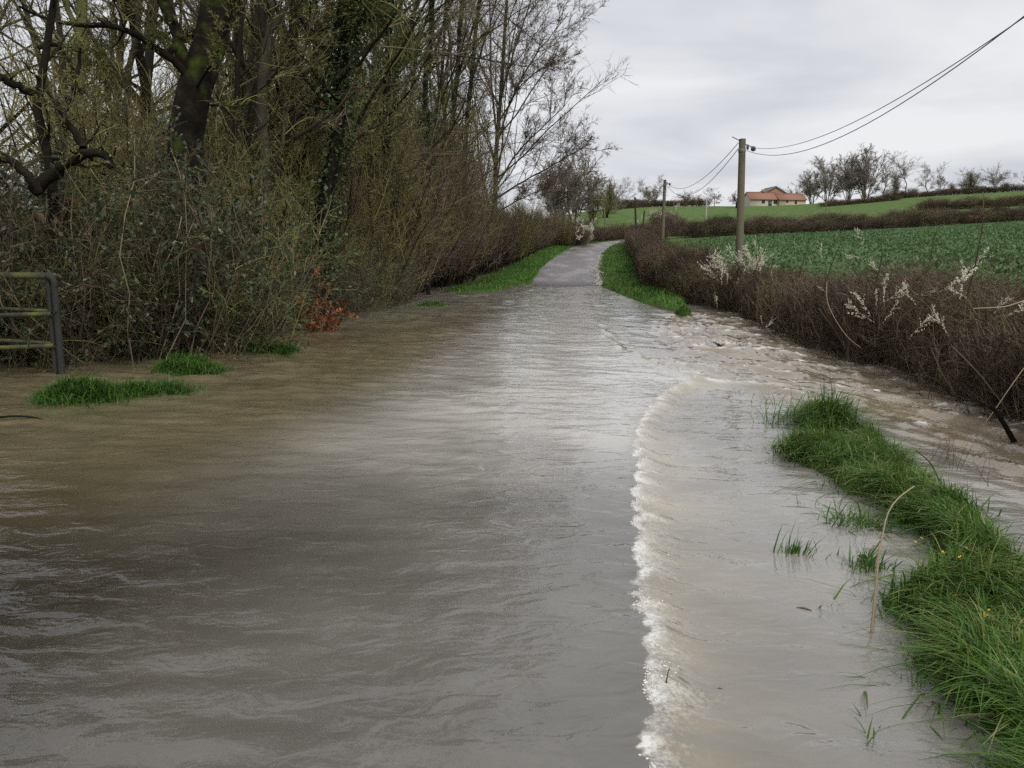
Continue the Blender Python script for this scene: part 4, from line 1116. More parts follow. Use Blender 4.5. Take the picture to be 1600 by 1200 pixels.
T1 = at(1160, 217, 27); B1 = at(1153, 494, 27); B1[2] = -.28
T2 = at(1039, 281, 63); B2 = np.array([at(1034, 395, 63)[0], 63, zg(11.5, 63) - .1])
T3 = at(992, 308, 100); B3 = np.array([at(995, 372, 100)[0], 100, zg(14.9, 100) - .1])
utility_pole(B1, T1, .135, .105, "tallest weathered wooden pole, rising from the hedge by the flooded ditch")
utility_pole(B2, T2, .14, .11, "middle wooden pole standing behind the hedge at the field edge")
utility_pole(B3, T3, .14, .11, "short-looking dark wooden pole at the road bend", M_BARK_GREY)
T3b = at(1007, 329, 97); B3b = at(1001, 378, 97)
utility_pole(B3b - [0, 0, .4], T3b, .10, .08, "thin leaning brace pole right of the road-bend pole", M_BARK_GREY, hardware=False)
for px, top, D, mat, label, r in ((1104, 309, 117, M_CONCRETE, "slim pale concrete pole in the hedge beyond the crop field", .11),
                                  (1053, 313, 128, M_POLE, "thin far pole between the middle pole and the pale concrete one", .07),
                                  (945, 336, 118, M_POLE, "thin far post on the green slope left of the bend pole", .07),
                                  (1291, 309, 131, M_POLE, "thin dark post in the hedge below the big skyline clump", .07),
                                  (1537, 302, 139, M_POLE, "thin dark post in the hedge near the right edge", .07)):
    p = on_ground(px, D); t = at(px, top, D); utility_pole(p, t, r, r * .8, label, mat, False)


def cable(a, b, sag, r, label, n=40):
    t = np.linspace(0, 1, n)[:, None]
    P = np.asarray(a) * (1 - t) + np.asarray(b) * t; P[:, 2] -= (4 * sag * t * (1 - t))[:, 0]
    g = Geo(); tubes(g, P[None], np.full((1, n), r), 6, .5)
    tag(link("overhead_cable", g.mesh("overhead_cable", M_CABLE, True)), label, "cable", "overhead cables strung between the poles")


cable(T1 + [.34, -.06, -.28], (4.5, -1.0, 5.6), 1.2, .0065, "upper cable sweeping from the nearest pole to the top right corner")
cable(T1 + [.12, -.06, -.36], (4.5, -1.0, 6.25), 1.65, .0075, "lower sagging cable from the nearest pole to the top right corner")
cable(T1 + [-.12, 0, -.12], T2 + [.12, 0, -.2], .85, .011, "upper cable dipping between the tallest and middle poles")
cable(T1 + [-.12, 0, -.30], T2 + [.12, 0, -.3], 1.15, .011, "lower cable dipping between the tallest and middle poles")
cable(T2 + [0, 0, -.3], T3 + [.1, 0, -.2], .6, .012, "cable between the middle pole and the bend pole")

# ------------------------------------------------------------------ field gate
def gate():
    c = at(97, 586, 11.2); c[2] = 0
    root = link("field_gate", None, loc=c); tag(root, "mossy tubular metal field gate standing in the flood", "gate")
    zt = at(97, 431, 11.2)[2]; X1 = -0.0
    def tube(name, pts, r, K, mat, tint=.5, S=10):
        g = Geo(); tubes(g, poly(pts, K) if K else np.array([pts], float), np.full((1, K or len(pts)), r), S, tint, cap=True); return link(name, g.mesh(name, mat, True), root)
    a = [(0, 0, -.4), (0, 0, .2), (0, 0, zt - .10)] + [(-.1 + .1 * cos(k), 0, zt - .1 + .1 * sin(k)) for k in np.linspace(0, pi / 2, 7)][1:]
    tube("post", a[:3] + a[3:], .045, 0, M_GATEPOST)
    tube("post", [(-.10, .03, -.4), (-.10, .03, .5), (-.10, .03, zt - .05)], .032, 0, M_GATEPOST)
    tube("rail", [(-.1, 0, zt), (-1.2, 0, zt + .005), (-3.2, 0.05, zt)], .047, 24, M_GATE, .62)
    for zz, dz_ in ((.83, -.02), (.40, -.03), (-.0, -.12)):
        tube("rail", [(-.06, -.02, zz), (-.8, -.03, zz + dz_), (-3.2, -.08, zz + dz_ * 2.2)], .030, 24, M_GATE, .66)
    for zz, dz_ in ((.86, .06), (.42, .07)):
        tube("rail", [(-.08, .05, zz), (-.9, .10, zz + dz_ * .6), (-3.2, .3, zz + dz_)], .026, 24, M_GATE, .42)
    tube("post", [(-3.1, 0.05, -.4), (-3.1, 0.05, .5), (-3.1, .05, zt)], .045, 0, M_GATEPOST)


gate()

# ------------------------------------------------------------------ the wood on the left
LF = np.array([(-12, 11.5), (-7.2, 11.9), (-6.0, 13.2), (-5.5, 16), (-5.2, 19.5), (-4.1, 26), (-3.3, 35), (-2.0, 48), (0.4, 62), (2.7, 76), (4.8, 86), (7.5, 93)])
def left_front(y): return float(np.interp(y, LF[1:, 1], LF[1:, 0]))


rng = np.random.default_rng(400)
G_BR = "brambles of the left thicket"
br = [(-9.2, 12.6, 1.0, 'low'), (-7.7, 12.9, .92, 'low'), (-6.9, 13.6, .95, 'gate')]
br += [(-6.25, 13.75, 1.5, 'front'), (-5.45, 14.4, 1.4, 'front'), (-7.0, 13.9, 1.4, 'front'), (-8.6, 13.9, 1.2, 'deep'), (-10.6, 13.2, 1.05, 'deep')]
for y in np.arange(14.2, 30, 1.05): br.append((left_front(y) - .75 + rng.normal(0, .15), y, rng.uniform(.85, 1.1) * np.interp(y, [14, 20, 30], [1.0, .9, .75]), 'front'))
for y in np.arange(13.5, 29, 1.5): br.append((left_front(y) - 2.4 + rng.normal(0, .3), y + .6, rng.uniform(1.0, 1.3), 'back'))
for x, y in ((-9.5, 15), (-11.5, 15.5), (-11.5, 13.6), (-13.5, 14.5), (-9, 18), (-12, 19), (-15, 17)): br.append((x, y, rng.uniform(.95, 1.15), 'deep'))
lab = {'low': "low leafy bramble behind the field gate", 'gate': "leafy bramble mound just right of the gate post", 'front': "dark leafy bramble at the water's edge", 'back': "tall leafy bramble behind", 'deep': "dark bramble deep in the wood behind the gate"}
MARKS = [(14.5, "left of the mossy trunk"), (16.5, "below the mossy trunk"), (18.2, "left of the rust-leaved sapling"), (20.0, "right behind the rust-leaved sapling"), (22.5, "below the dark ivy-hung trunk"), (25.5, "below the ivy sleeve trunk"), (30, "where the thicket nears the far verge"), (38, "below the bare trunk leaning right"), (50, "left of the spreading bare tree"), (62, "under the spreading bare tree"), (75, "where the road starts to climb"), (200, "close to the road bend")]
def mark(t, y): return t + ", " + next(b for a, b in MARKS if y < a)


for k, (x, y, s, w) in enumerate(br):
    plant("bramble", PROTO['bramble_ivy' if rng.random() < .3 else 'bramble', k % 4], (x, y, max(zg(x, y), -.2)), rng.uniform(0, 6.28), (s * rng.uniform(.85, 1.0), s * rng.uniform(.85, 1.0), s), lab[w] if w in ("low", "gate", "deep") else mark(lab[w], y), "bramble", G_BR)
for y in np.arange(12.6, 30, 1.6):
    x = left_front(y) - .7 + rng.normal(0, .2)
    plant("brushwood_shrub", PROTO[('brush_olive', 'brush_brown')[int(rng.random() < .5)], int(rng.integers(0, 3))], (x, y, max(zg(x, y), -.2)), rng.uniform(0, 6.28), rng.uniform(.42, .62), mark("low tangled brushwood between the brambles", y), "shrub", "low brushwood of the left thicket")
# brushwood above and behind the brambles
for y in np.arange(15.0, 46, 1.15):
    x = left_front(y) - 1.6 + rng.normal(0, .4); s = rng.uniform(.85, 1.1) * np.interp(y, [15, 22, 30, 46], [.78, .95, 1.2, 1.4])
    pink = y > 28 and rng.random() < .8
    plant("brushwood_shrub", PROTO['brush_pink' if pink else ('brush_olive' if rng.random() < .75 else 'brush_brown'), int(rng.integers(0, 3))], (x, y, zg(x, y)), rng.uniform(0, 6.28), s,
          mark("reddish upright brushwood" if pink else "olive twiggy brushwood above the brambles", y), "shrub", "brushwood of the left tree belt")
for y in np.arange(17, 50, 1.6):
    x = left_front(y) - 3.6 + rng.normal(0, .6)
    plant("brushwood_shrub", PROTO['brush_olive', int(rng.integers(0, 3))], (x, y, zg(x, y)), rng.uniform(0, 6.28), rng.uniform(1.25, 1.6) * (.72 if y < 25 else 1), mark("olive brushwood farther back in the wood", y), "shrub", "brushwood of the left tree belt")
for x, y in ((-8.5, 17), (-10.5, 18), (-13, 18.5), (-9.5, 21), (-12, 23), (-15.5, 21), (-17.5, 18.5), (-18, 25), (-14, 27), (-11, 27)):
    plant("brushwood_shrub", PROTO['brush_olive', int(rng.integers(0, 3))], (x, y, zg(x, y)), rng.uniform(0, 6.28), rng.uniform(.55, .8), "mossy brushwood behind the brambles near the gate", "shrub", "brushwood of the left tree belt")
for k, (dx_, y, s) in enumerate(((3.0, 33, 1.6), (3.4, 37, 1.8), (3.2, 41, 1.9), (3.6, 45, 2.0), (3.2, 50, 1.9), (3.4, 55, 1.9), (5.5, 39, 2.0), (5.5, 47, 2.2), (4.0, 60, 1.8))):
    x = left_front(y) - dx_
    plant("tall_brushwood", PROTO[('brush_pink', 'brush_olive', 'brush_brown')[k % 3], k % 3], (x, y, zg(x, y)), k * 1.1, (s * .8, s * .8, s), mark("tall fine-twigged thicket tree", y), "tree", "tall thicket of the left tree belt")
# the roadside hedge that runs on beside the climbing road
for y in np.arange(44, 95, 1.7):
    x = left_front(y) - 1.3 + rng.normal(0, .3); s = np.interp(y, [44, 52, 62, 80, 95], [1.15, .98, .95, .78, .55]) * rng.uniform(.85, 1.12)
    kind = ('brush_pink', 'brush_olive', 'brush_brown')[int(rng.integers(0, 3))]
    plant("brushwood_shrub", PROTO[kind, int(rng.integers(0, 3))], (x, y, zg(x, y)), rng.uniform(0, 6.28), (s * 1.05, s * 1.05, s),
          mark("brown bushy shrub of the left roadside hedge", y), "shrub", "shrubs of the left hedge up the road")


# individually shaped trees of the wood
def big_tree(name, label, limbs, specs, mat_wood, mat_crown, seed, nwood=2, leaf=None, ivy=None, sides=10):
    """limbs: list of (points, r0, r1) - the first is the trunk"""
    rng = np.random.default_rng(seed); base = np.array(limbs[0][0][0], float); base = np.array([base[0], base[1], zg(base[0], base[1]) - .1])
    root = link(name, None, loc=base); tag(root, label, "tree", "trees of the left wood")
    KS = 14; PP, RR = [], []
    for k, (pts, r0, r1) in enumerate(limbs):
        p = poly(pts, KS)[0] - base; p[1:-1] += rng.normal(0, .25 * min(r0, .2), (KS - 2, 3)); r = np.linspace(r0, r1, KS) * (1 + .05 * rng.normal(size=KS))
        PP.append(p); RR.append(r)
        g = Geo(); tubes(g, p[None], r[None], sides if k == 0 else 8, .5, cap=True); link("trunk" if k == 0 else "limb", g.mesh("trunk" if k == 0 else "limb", mat_wood, True), root)
    lv = skeleton(rng, np.array(PP), np.array(RR), specs)
    gb = Geo(); tubes(gb, *lv[1], 5); tag(link("branch", gb.mesh("branch", mat_wood, True), root), kind="stuff")
    gc = Geo()
    for P, R in lv[2:]: tubes(gc, P, R, 3)
    link("crown", gc.mesh("crown", mat_crown, True), root)
    if leaf:
        gl = Geo(); P, R = lv[-1]; n, size, mat = leaf
        idx = rng.integers(0, len(P), n); t = rng.random((n, 1)); C = P[idx, 0] * (1 - t) + P[idx, -1] * t
        leaves(gl, C, P[idx, -1] - P[idx, 0], size, rng); link("foliage", gl.mesh("foliage", mat), root)
    if ivy:
        gl = Geo()
        for (k, t0, t1, n, rad) in ivy:
            t = rng.uniform(t0, t1, n) * (KS - 1); i0 = np.minimum(t.astype(int), KS - 2); f = (t - i0)[:, None]
            C = PP[k][i0] * (1 - f) + PP[k][i0 + 1] * f; rr = RR[k][i0]
            d = rng.normal(size=(n, 3)); d[:, 2] *= .5; d /= np.linalg.norm(d, axis=1, keepdims=True)
            C = C + d * (rr + np.abs(rng.normal(0, rad, n)))[:, None]
            leaves(gl, C, d, .085, rng, .8, droop=.5)
        link("ivy", gl.mesh("ivy", M_LEAF_IVY), root)
    return root


A = at
SPEC = [sp(10, .3, 1, .9, .24, 7, .06, .26, .4, .012, fall=.3, rmax=.045), sp(6, .15, 1, .75, .5, 4, .03, .18, .6, .007), sp(5, .1, 1, .7, .55, 3, 0, .2, .7, .0045), sp(2, .1, 1, .7, .6, 2, 0, .2, .8, .0035)]
SPEC_S = [sp(9, .3, 1, .8, .22, 7, .08, .22, .4, .010, fall=.3, rmax=.04), sp(6, .15, 1, .7, .5, 4, .03, .18, .6, .006), sp(5, .1, 1, .7, .55, 3, 0, .2, .7, .004)]
# T1 leaning mossy trunk
D = 15.0
big_tree("leaning_tree", "thick leaning mossy trunk rising out of the brambles", [
    ([(-6.25, D, -.4), A(284, 330, D), A(290, 190, D), A(318, 90, D), A(348, 0, D), A(380, -160, D), A(400, -420, D)], .42, .16),
    ([A(305, 140, D), A(285, 75, D), A(268, 20, D), A(245, -30, D), A(215, -150, D)], .13, .05),
    ([A(300, 130, D - .1), A(268, 88, D - .3), A(225, 62, D - .5), A(185, 42, D - .6), A(130, 40, D - .7), A(80, 32, D - .8), A(30, 10, D - .9)], .075, .02),
    ([A(262, 85, D - .2), A(285, 60, D), A(310, 45, D + .3)], .06, .03),
    ([A(330, 80, D), A(362, 20, D + .5), A(395, -60, D + 1)], .12, .05),
    ([A(300, 150, D), A(330, 100, D - .7), A(352, 55, D - 1.2), A(362, 20, D - 1.4)], .025, .008)], SPEC, M_BARK_MOSS, M_TWIG_OLIVE, 501, leaf=(1500, .04, M_LEAF_BUD), sides=18)
# T2 crooked dark tree by the gate
D = 12.6
big_tree("crooked_tree", "crooked dark tree with low bent limbs above the gate", [
    ([(-7.9, D, -.4), A(80, 400, D), A(84, 290, D), A(72, 225, D), A(57, 155, D), A(55, 115, D), A(68, 75, D), A(80, 40, D), A(90, -40, D)], .11, .04),
    ([A(55, 145, D), A(28, 136, D - .2), A(0, 118, D - .4), A(-60, 90, D - .6)], .06, .03),
    ([A(60, 75, D), A(90, 66, D + .2), A(100, 80, D + .3), A(118, 115, D + .3), A(126, 150, D + .3)], .035, .012),
    ([A(50, 300, D - .3), A(75, 275, D - .3), A(110, 250, D - .4), A(150, 236, D - .5), A(172, 240, D - .5), A(176, 262, D - .5)], .10, .05),
    ([A(130, 232, D - .4), A(112, 200, D - .4), A(90, 165, D - .3), A(72, 142, D - .3)], .06, .02),
    ([A(60, 300, D - .4), A(42, 268, D - .5), A(12, 250, D - .6), A(-60, 240, D - .6)], .07, .03),
    ([A(100, 190, D), A(108, 160, D), A(122, 120, D), A(126, 70, D)], .05, .02)], SPEC, M_BARK_DARK, M_TWIG_OLIVE, 502, leaf=(1200, .04, M_LEAF_BUD), sides=12)
# T3 pale mossy trunk behind
D = 21
big_tree("mossy_tree", "pale moss-green upright trunk behind the crooked dark tree", [([(A(125, 300, D)[0], D, -.3), A(124, 230, D), A(126, 100, D), A(130, 0, D), A(128, -300, D)], .20, .08), ([A(126, 60, D), A(100, 0, D), A(80, -100, D)], .08, .03)], SPEC, ramp_mat("pale_moss_bark", [(0.06, 0.06, 0.025), (0.11, 0.115, 0.045), (0.15, 0.15, 0.07)], .95, .1, 3, .7, bump=.5), M_TWIG_OLIVE, 503)
D = 24
big_tree("slender_tree", "slender slanting trunk left of the leaning mossy one", [([(A(170, 300, D)[0], D, -.3), A(190, 200, D), A(205, 110, D), A(222, 0, D), A(240, -250, D)], .13, .05), ([A(198, 150, D), A(180, 60, D), A(172, -60, D)], .06, .03)], SPEC_S, M_BARK_GREY, M_TWIG_BROWN, 504)
D = 25
big_tree("slender_tree", "dark slender tree left of the pale mossy trunk", [([(A(95, 300, D)[0], D, -.3), A(100, 200, D), A(95, 100, D), A(88, 0, D), A(80, -250, D)], .14, .05), ([A(98, 120, D), A(60, 60, D), A(20, 0, D)], .06, .03)], SPEC_S, M_BARK_GREY, M_TWIG_OLIVE, 505)
D = 20
big_tree("slender_tree", "straight grey trunk right of the leaning mossy one", [([(A(412, 320, D)[0], D, -.3), A(408, 230, D), A(412, 120, D), A(418, 0, D), A(425, -260, D)], .19, .08), ([A(414, 60, D), A(450, 10, D), A(480, -60, D)], .07, .03), ([A(414, 40, D), A(400, -30, D), A(385, -120, D)], .06, .03)], SPEC, M_BARK_GREY, M_TWIG_OLIVE, 506)
D = 19
big_tree("slender_tree", "thin dark pole-like trunk between the two thick ones", [([(A(370, 320, D)[0], D, -.3), A(366, 200, D), A(372, 90, D), A(380, 0, D), A(390, -200, D)], .075, .035)], SPEC_S, M_BARK_DARK, M_TWIG_OLIVE, 507)
D = 21
big_tree("ivy_tree", "dark ivy-hung trunk in the middle of the left wood", [
    ([(A(495, 400, D)[0], D, -.3), A(505, 360, D), A(514, 280, D), A(524, 190, D), A(535, 90, D), A(545, 0, D), A(560, -260, D)], .21, .10),
    ([A(530, 110, D), A(500, 70, D), A(470, 30, D), A(440, -20, D)], .09, .04), ([A(545, 40, D), A(590, 0, D), A(630, -80, D)], .08, .04), ([A(512, 330, D), A(532, 260, D), A(556, 215, D + .3), A(600, 190, D + .5)], .045, .015)],
    SPEC, M_BARK_DARK, M_TWIG_OLIVE, 508, ivy=[(0, .05, .85, 2600, .16), (0, .45, .8, 2600, .45), (2, .1, .8, 1600, .4)])
D = 29
big_tree("ivy_tree", "trunk wrapped in a thick sleeve of green ivy", [([(A(600, 400, D)[0], D, -.3), A(600, 250, D), A(604, 120, D), A(612, 0, D), A(620, -220, D)], .18, .08), ([A(604, 120, D), A(640, 50, D), A(660, -40, D)], .08, .04)], SPEC, M_BARK_DARK, M_TWIG_OLIVE, 509, ivy=[(0, .25, .8, 3600, .5), (1, 0, .6, 900, .4)])
D = 34.5
big_tree("ivy_tree", "broken stump with a bright ivy tuft beside the brushwood", [([(A(668, 420, D)[0], D, -.3), A(668, 330, D), A(665, 230, D), A(670, 175, D)], .10, .06)], [sp(6, .3, 1, .8, .3, 4, .05, .16, .4, .010), sp(5, .15, 1, .75, .5, 3, .03, .18, .6, .006)], M_BARK_DARK, M_TWIG_OLIVE, 510, ivy=[(0, .35, 1, 2200, .30)])
for (px, D, x1, x2, seed, label) in ((655, 37, 668, 690, 511, "bare trunk leaning right above the ivy tuft"), (700, 44, 716, 745, 512, "thin ivy-based trunk left of the many-branched ash"), (722, 50, 740, 775, 513, "farthest thin trunk just left of the many-branched ash")):
    big_tree("slender_tree", label, [([(A(px, 400, D)[0], D, -.2), A(px + 2, 250, D), A(x1, 100, D), A(x1 + 8, 0, D), A(x2, -220, D)], .17, .07), ([A(x1 - 4, 130, D), A(x1 + 25, 40, D), A(x1 + 50, -60, D)], .07, .03)], SPEC, M_BARK_DARK, M_TWIG_BROWN, seed, ivy=[(0, .3, .55, 900, .2)])
# T7 many-branched ash standing against the sky
D = 57
S7 = [sp(19, .15, 1, .62, .36, 5, .09, .12, .42, .018, fall=.35), sp(8, .15, 1, .6, .5, 4, .07, .14, .6, .012), sp(6, .1, 1, .6, .5, 3, .05, .16, .7, .012), sp(3, .1, 1, .6, .6, 2, .03, .2, .8, .010)]
big_tree("bare_ash_tree", "spreading bare tree against the sky at the end of the wood", [
    ([(A(772, 420, D)[0], D, -.2), A(774, 330, D), A(776, 250, D), A(782, 160, D), A(786, 70, D), A(790, 0, D), A(798, -200, D)], .20, .06),
    ([A(776, 290, D), A(806, 240, D), A(840, 205, D), A(868, 180, D), A(886, 160, D)], .07, .02),
    ([A(775, 310, D), A(815, 285, D), A(858, 262, D), A(895, 240, D), A(922, 225, D)], .07, .02),
    ([A(778, 220, D), A(800, 150, D), A(832, 90, D), A(866, 50, D), A(888, 20, D)], .08, .02),
    ([A(778, 230, D), A(768, 140, D), A(766, 60, D), A(764, -60, D), A(770, -180, D)], .08, .03),
    ([A(783, 150, D), A(806, 70, D), A(830, 0, D), A(850, -80, D)], .07, .025),
    ([A(776, 260, D), A(748, 190, D), A(735, 120, D), A(725, 20, D)], .06, .02),
    ([A(780, 190, D), A(815, 130, D), A(850, 105, D), A(880, 95, D)], .06, .02),
    ([A(774, 335, D), A(800, 318, D - 1), A(835, 300, D - 2), A(860, 292, D - 2)], .05, .015)], S7, M_BARK_GREY, M_TWIG_BROWN, 520, leaf=(2600, .06, M_TWIG_DARK), ivy=[(0, .05, .5, 900, .18)])
def back_label(x, y):
    px = 800 + 1295 * x / y
    return "tall thin bare back-row tree seen " + ("behind the crooked dark tree" if px < 150 else "just left of the leaning mossy trunk" if px < 290 else "right behind the leaning mossy trunk" if px < 400 else "behind the straight grey trunk" if px < 480 else "behind the dark ivy-hung trunk" if px < 570 else "behind the ivy sleeve trunk" if px < 640 else "behind the bare trunk leaning right" if px < 700 else "close to the spreading bare tree")


# background trees that close the wood behind
for k, (x, y, s, v) in enumerate(((-10, 24, .95, 0), (-13, 29, 1.1, 1), (-16.5, 26, 1.0, 2), (-20, 31, 1.15, 0), (-8.5, 31, 1.05, 2), (-11, 36, 1.1, 0), (-7.5, 38, 1.1, 1), (-24, 36, 1.2, 1), (-18, 37, 1.15, 2), (-6.6, 44, 1.0, 2), (-14, 44, 1.2, 1), (-9.5, 50, 1.1, 0), (-19.5, 23, .95, 2), (-4.8, 50, .9, 0), (-6.5, 56, 1.0, 1), (-3.5, 62, 1.0, 2), (-9, 60, 1.1, 0), (-12, 54, 1.15, 2), (-1.5, 70, .8, 1), (-6, 72, 1.0, 0), (-16, 50, 1.2, 1), (-22, 45, 1.2, 2), (-7.4, 23, .85, 2), (-6.6, 26.5, .85, 0), (-6.2, 30, .9, 2), (-5.6, 34, .95, 1), (-5.2, 38.5, .95, 0), (-4.6, 43, .9, 2), (-9, 27, .9, 1), (-3.6, 54, .85, 1), (-7.0, 21.5, 1.0, 1), (-6.3, 25, 1.0, 0))):
    plant("woodland_tree", PROTO['wood', v], (x, y, zg(x, y)), k * 1.3, s * (1.3 if y > 20 else 1.1), back_label(x, y), "tree", "back trees of the left wood")

# mistletoe balls
rng = np.random.default_rng(540)
d = rng.normal(size=(70, 3)); d /= np.linalg.norm(d, axis=1, keepdims=True)
P = np.stack([d * .03, d * .2 + rng.normal(0, .02, (70, 3)), d * .36 + rng.normal(0, .05, (70, 3))], 1); R = np.tile(np.array([[.007, .005, .003]]), (70, 1))
lv = skeleton(rng, P, R, [sp(6, .4, 1, .6, .45, 3, 0, .15, .8, .003)])
gs = Geo(); [tubes(gs, *q, 3) for q in lv]
gl = Geo(); Q = lv[1][0]; i_ = rng.integers(0, len(Q), 1500); leaves(gl, Q[i_, -1] + rng.normal(0, .02, (1500, 3)), d[i_ // 6], .055, rng, .4)
MST = [("stem", gs.mesh("mistletoe_stem", M_MISTLETOE, True)), ("foliage", gl.mesh("mistletoe_foliage", M_MISTLETOE))]
for px, py, D, s, label in ((570, 14, 20.6, 1.5, "large mistletoe ball high in the wood at the top edge"), (634, 72, 26, 1.3, "mistletoe ball beside the thick ivy sleeve"), (152, 98, 20, .9, "small mistletoe ball left of the leaning trunk"), (247, 58, 14.6, .55, "small mistletoe ball on the long arching branch"), (180, 60, 23, .9, "mistletoe ball between the pale and slender trunks")):
    p = A(px, py, D); root = plant("mistletoe", MST, p, rng.uniform(0, 6), s, label, "mistletoe", "mistletoe balls in the wood")

# rust-brown leaved sapling at the water's edge
p = A(492, 508, 18.6); p[2] = zg(p[0], p[1])
rng = np.random.default_rng(545)
P, R = stems(rng, 22, 1, .85, 6, .006, .45, .04, .15); P2, R2 = stems(rng, 3, 1, 1.35, 6, .008, .3, .05, .05)
lv = skeleton(rng, np.concatenate([P, P2]), np.concatenate([R, R2]), [sp(7, .2, 1, .7, .3, 3, .03, .15, .7, .003)])
pr = build_parts(lv, 1, [4, 3], M_TWIG_BROWN, M_TWIG_BROWN, "sapling", (850, .07, M_LEAF_RUST, 0), rng)
plant("rust_leaved_sapling", [("stem", pr[0][1]), ("twig", pr[1][1]), ("foliage", pr[2][1])], p + np.array([.35, -.7, 0]), 0, 1.3, "small sapling with rust-brown dead leaves at the thicket foot", "sapling")
# pale bare vines hanging on the bramble face
for pts, D, label in ((((252, 376), (244, 400), (238, 425), (234, 442)), 12.6, "pale bare vine on the brambles, left of the pair"), (((284, 338), (276, 375), (260, 408), (249, 432)), 12.5, "pale bare vine on the brambles, right of the pair")):
    g = Geo(); q = poly([A(a_, b_, D) for a_, b_ in pts], 10); tubes(g, q, np.linspace(.009, .006, 10)[None], 5, .8); tag(link("vine", g.mesh("vine", M_STALK, True)), label, "vine", "pale vines on the brambles")

# ------------------------------------------------------------------ grass
def scatter(n, x0, x1, y0, y1, rng, accept):
    x = rng.uniform(x0, x1, n); y = rng.uniform(y0, y1, n); z = H(x, y); k = accept(x, y, z)
    return np.stack([x, y, z], 1)[k]


rng = np.random.default_rng(600)
B = scatter(330000, .4, 4.2, -1.0, 8.95, rng, lambda x, y, z: rng.random(len(x)) < smooth(.2, .85, bank(x, y)) * np.clip(-.1 + 1.7 * fbm(x * 3.1, y * 3.1, 141), .12, 1))
hgt = .045 + .14 * fbm(B[:, 0] * 2.2, B[:, 1] * 2.2, 101) ** 1.3 + .16 * np.exp(-(((B[:, 0] - 3.05) / .3) ** 2 + ((B[:, 1] - 7.9) / .35) ** 2))
g = Geo(); tn = np.clip(.33 + .45 * fbm(B[:, 0] * 2.5, B[:, 1] * 2.5, 104) + .22 * rng.normal(size=len(B)), 0, 1); tn[rng.random(len(B)) < .05] = .97
B[:, 2] -= .02
blades(g, B, hgt, rng, 1.15, .0031, flow=(-.1, -.1, 0), tint=tn, comb=9 * fbm(B[:, 0] * 1.4, B[:, 1] * 1.4, 107))
F2 = scatter(40000, .2, 4.4, -1.0, 9.2, rng, lambda x, y, z: rng.random(len(x)) < .5 * smooth(.02, .3, bank(x, y)) * (1 - smooth(.5, .9, bank(x, y))))
F2[:, 2] = np.maximum(F2[:, 2], -.10)
blades(g, F2, .16, rng, 1.7, .0038, tint=np.clip(.2 + .4 * rng.random(len(F2)), 0, 1), comb=-2.2 + 1.5 * fbm(F2[:, 0] * 2, F2[:, 1] * 2, 145))
tag(link("grass", g.mesh("grass", M_GRASS)), "thick bright green grass on the bank beside the ditch", "grass", kind="stuff")
# tussocks and sprigs standing in the shallow water
tuft = Geo()
def tussock(px, py, n, sp_, h, lean=.4, z=-.12):
    Dg = (EYE - z) / tan(PITCH + math.atan((py - 600) / 1295.0)); c = A(px, py, Dg)
    b = np.stack([c[0] + rng.normal(0, sp_, n), Dg + rng.normal(0, sp_ * .7, n), np.full(n, z - .03)], 1)
    blades(tuft, b, h, rng, lean, .004, flow=(.12, -.1, 0), tint=np.clip(.2 + .5 * rng.random(n), 0, 1))
for a_ in ((1236, 880, 90, .035, .15, .25), (1262, 882, 45, .03, .12), (1285, 885, 25, .05, .08), (1330, 832, 420, .085, .15, .8), (1365, 840, 260, .07, .13, .8), (1275, 803, 30, .04, .09), (1250, 800, 14, .02, .1), (1225, 798, 10, .02, .07), (1310, 808, 16, .05, .09), (1350, 905, 160, .05, .16), (1265, 660, 140, .12, .28, 1.1, -.1), (1225, 665, 60, .12, .3, 1.2, -.1), (1300, 665, 200, .12, .3, 1.0, -.1),
           (1195, 640, 14, .1, .3, .5), (1185, 765, 8, .05, .06), (1310, 965, 40, .06, .05, 1.2), (1420, 1090, 46, .08, .16, 1.5), (1380, 1085, 30, .07, .1, 1.6), (1440, 1085, 20, .05, .14, 1.2), (1405, 960, 14, .02, .16), (1283, 960, 8, .02, .15), (1268, 905, 14, .03, .1), (1060, 495, 240, .2, .16, 1.0), (1040, 487, 300, .22, .2, .9), (1130, 545, 50, .12, .2, 1.2), (1365, 1180, 40, .05, .1), (1345, 1190, 30, .05, .1), (1250, 735, 30, .06, .06, 1.2)):
    tussock(*a_)
tag(link("grass", tuft.mesh("grass_sprigs", M_GRASS)), "grass sprigs and tussocks poking out of the shallow flowing water", "grass", kind="stuff")
# left hummocks
B = np.concatenate([scatter(9000, tx - 2.0 * rx, tx + 2.0 * rx, ty - 2.0 * ry, ty + 2.0 * ry, rng, lambda x, y, z: rng.random(len(x)) < smooth(-.09, .03, z) * .75) for (tx, ty, rx, ry, hh) in HUMMOCKS])
g = Geo(); blades(g, B, .05 + .11 * fbm(B[:, 0] * 3, B[:, 1] * 3, 150), rng, .8, .0045, flow=(.1, -.1, 0), tint=np.clip(.35 + .25 * rng.normal(size=len(B)), 0, .95))
tag(link("grass", g.mesh("grass_left", M_GRASS)), "bright grass clumps rising from the flood below the left thicket", "grass", kind="stuff")
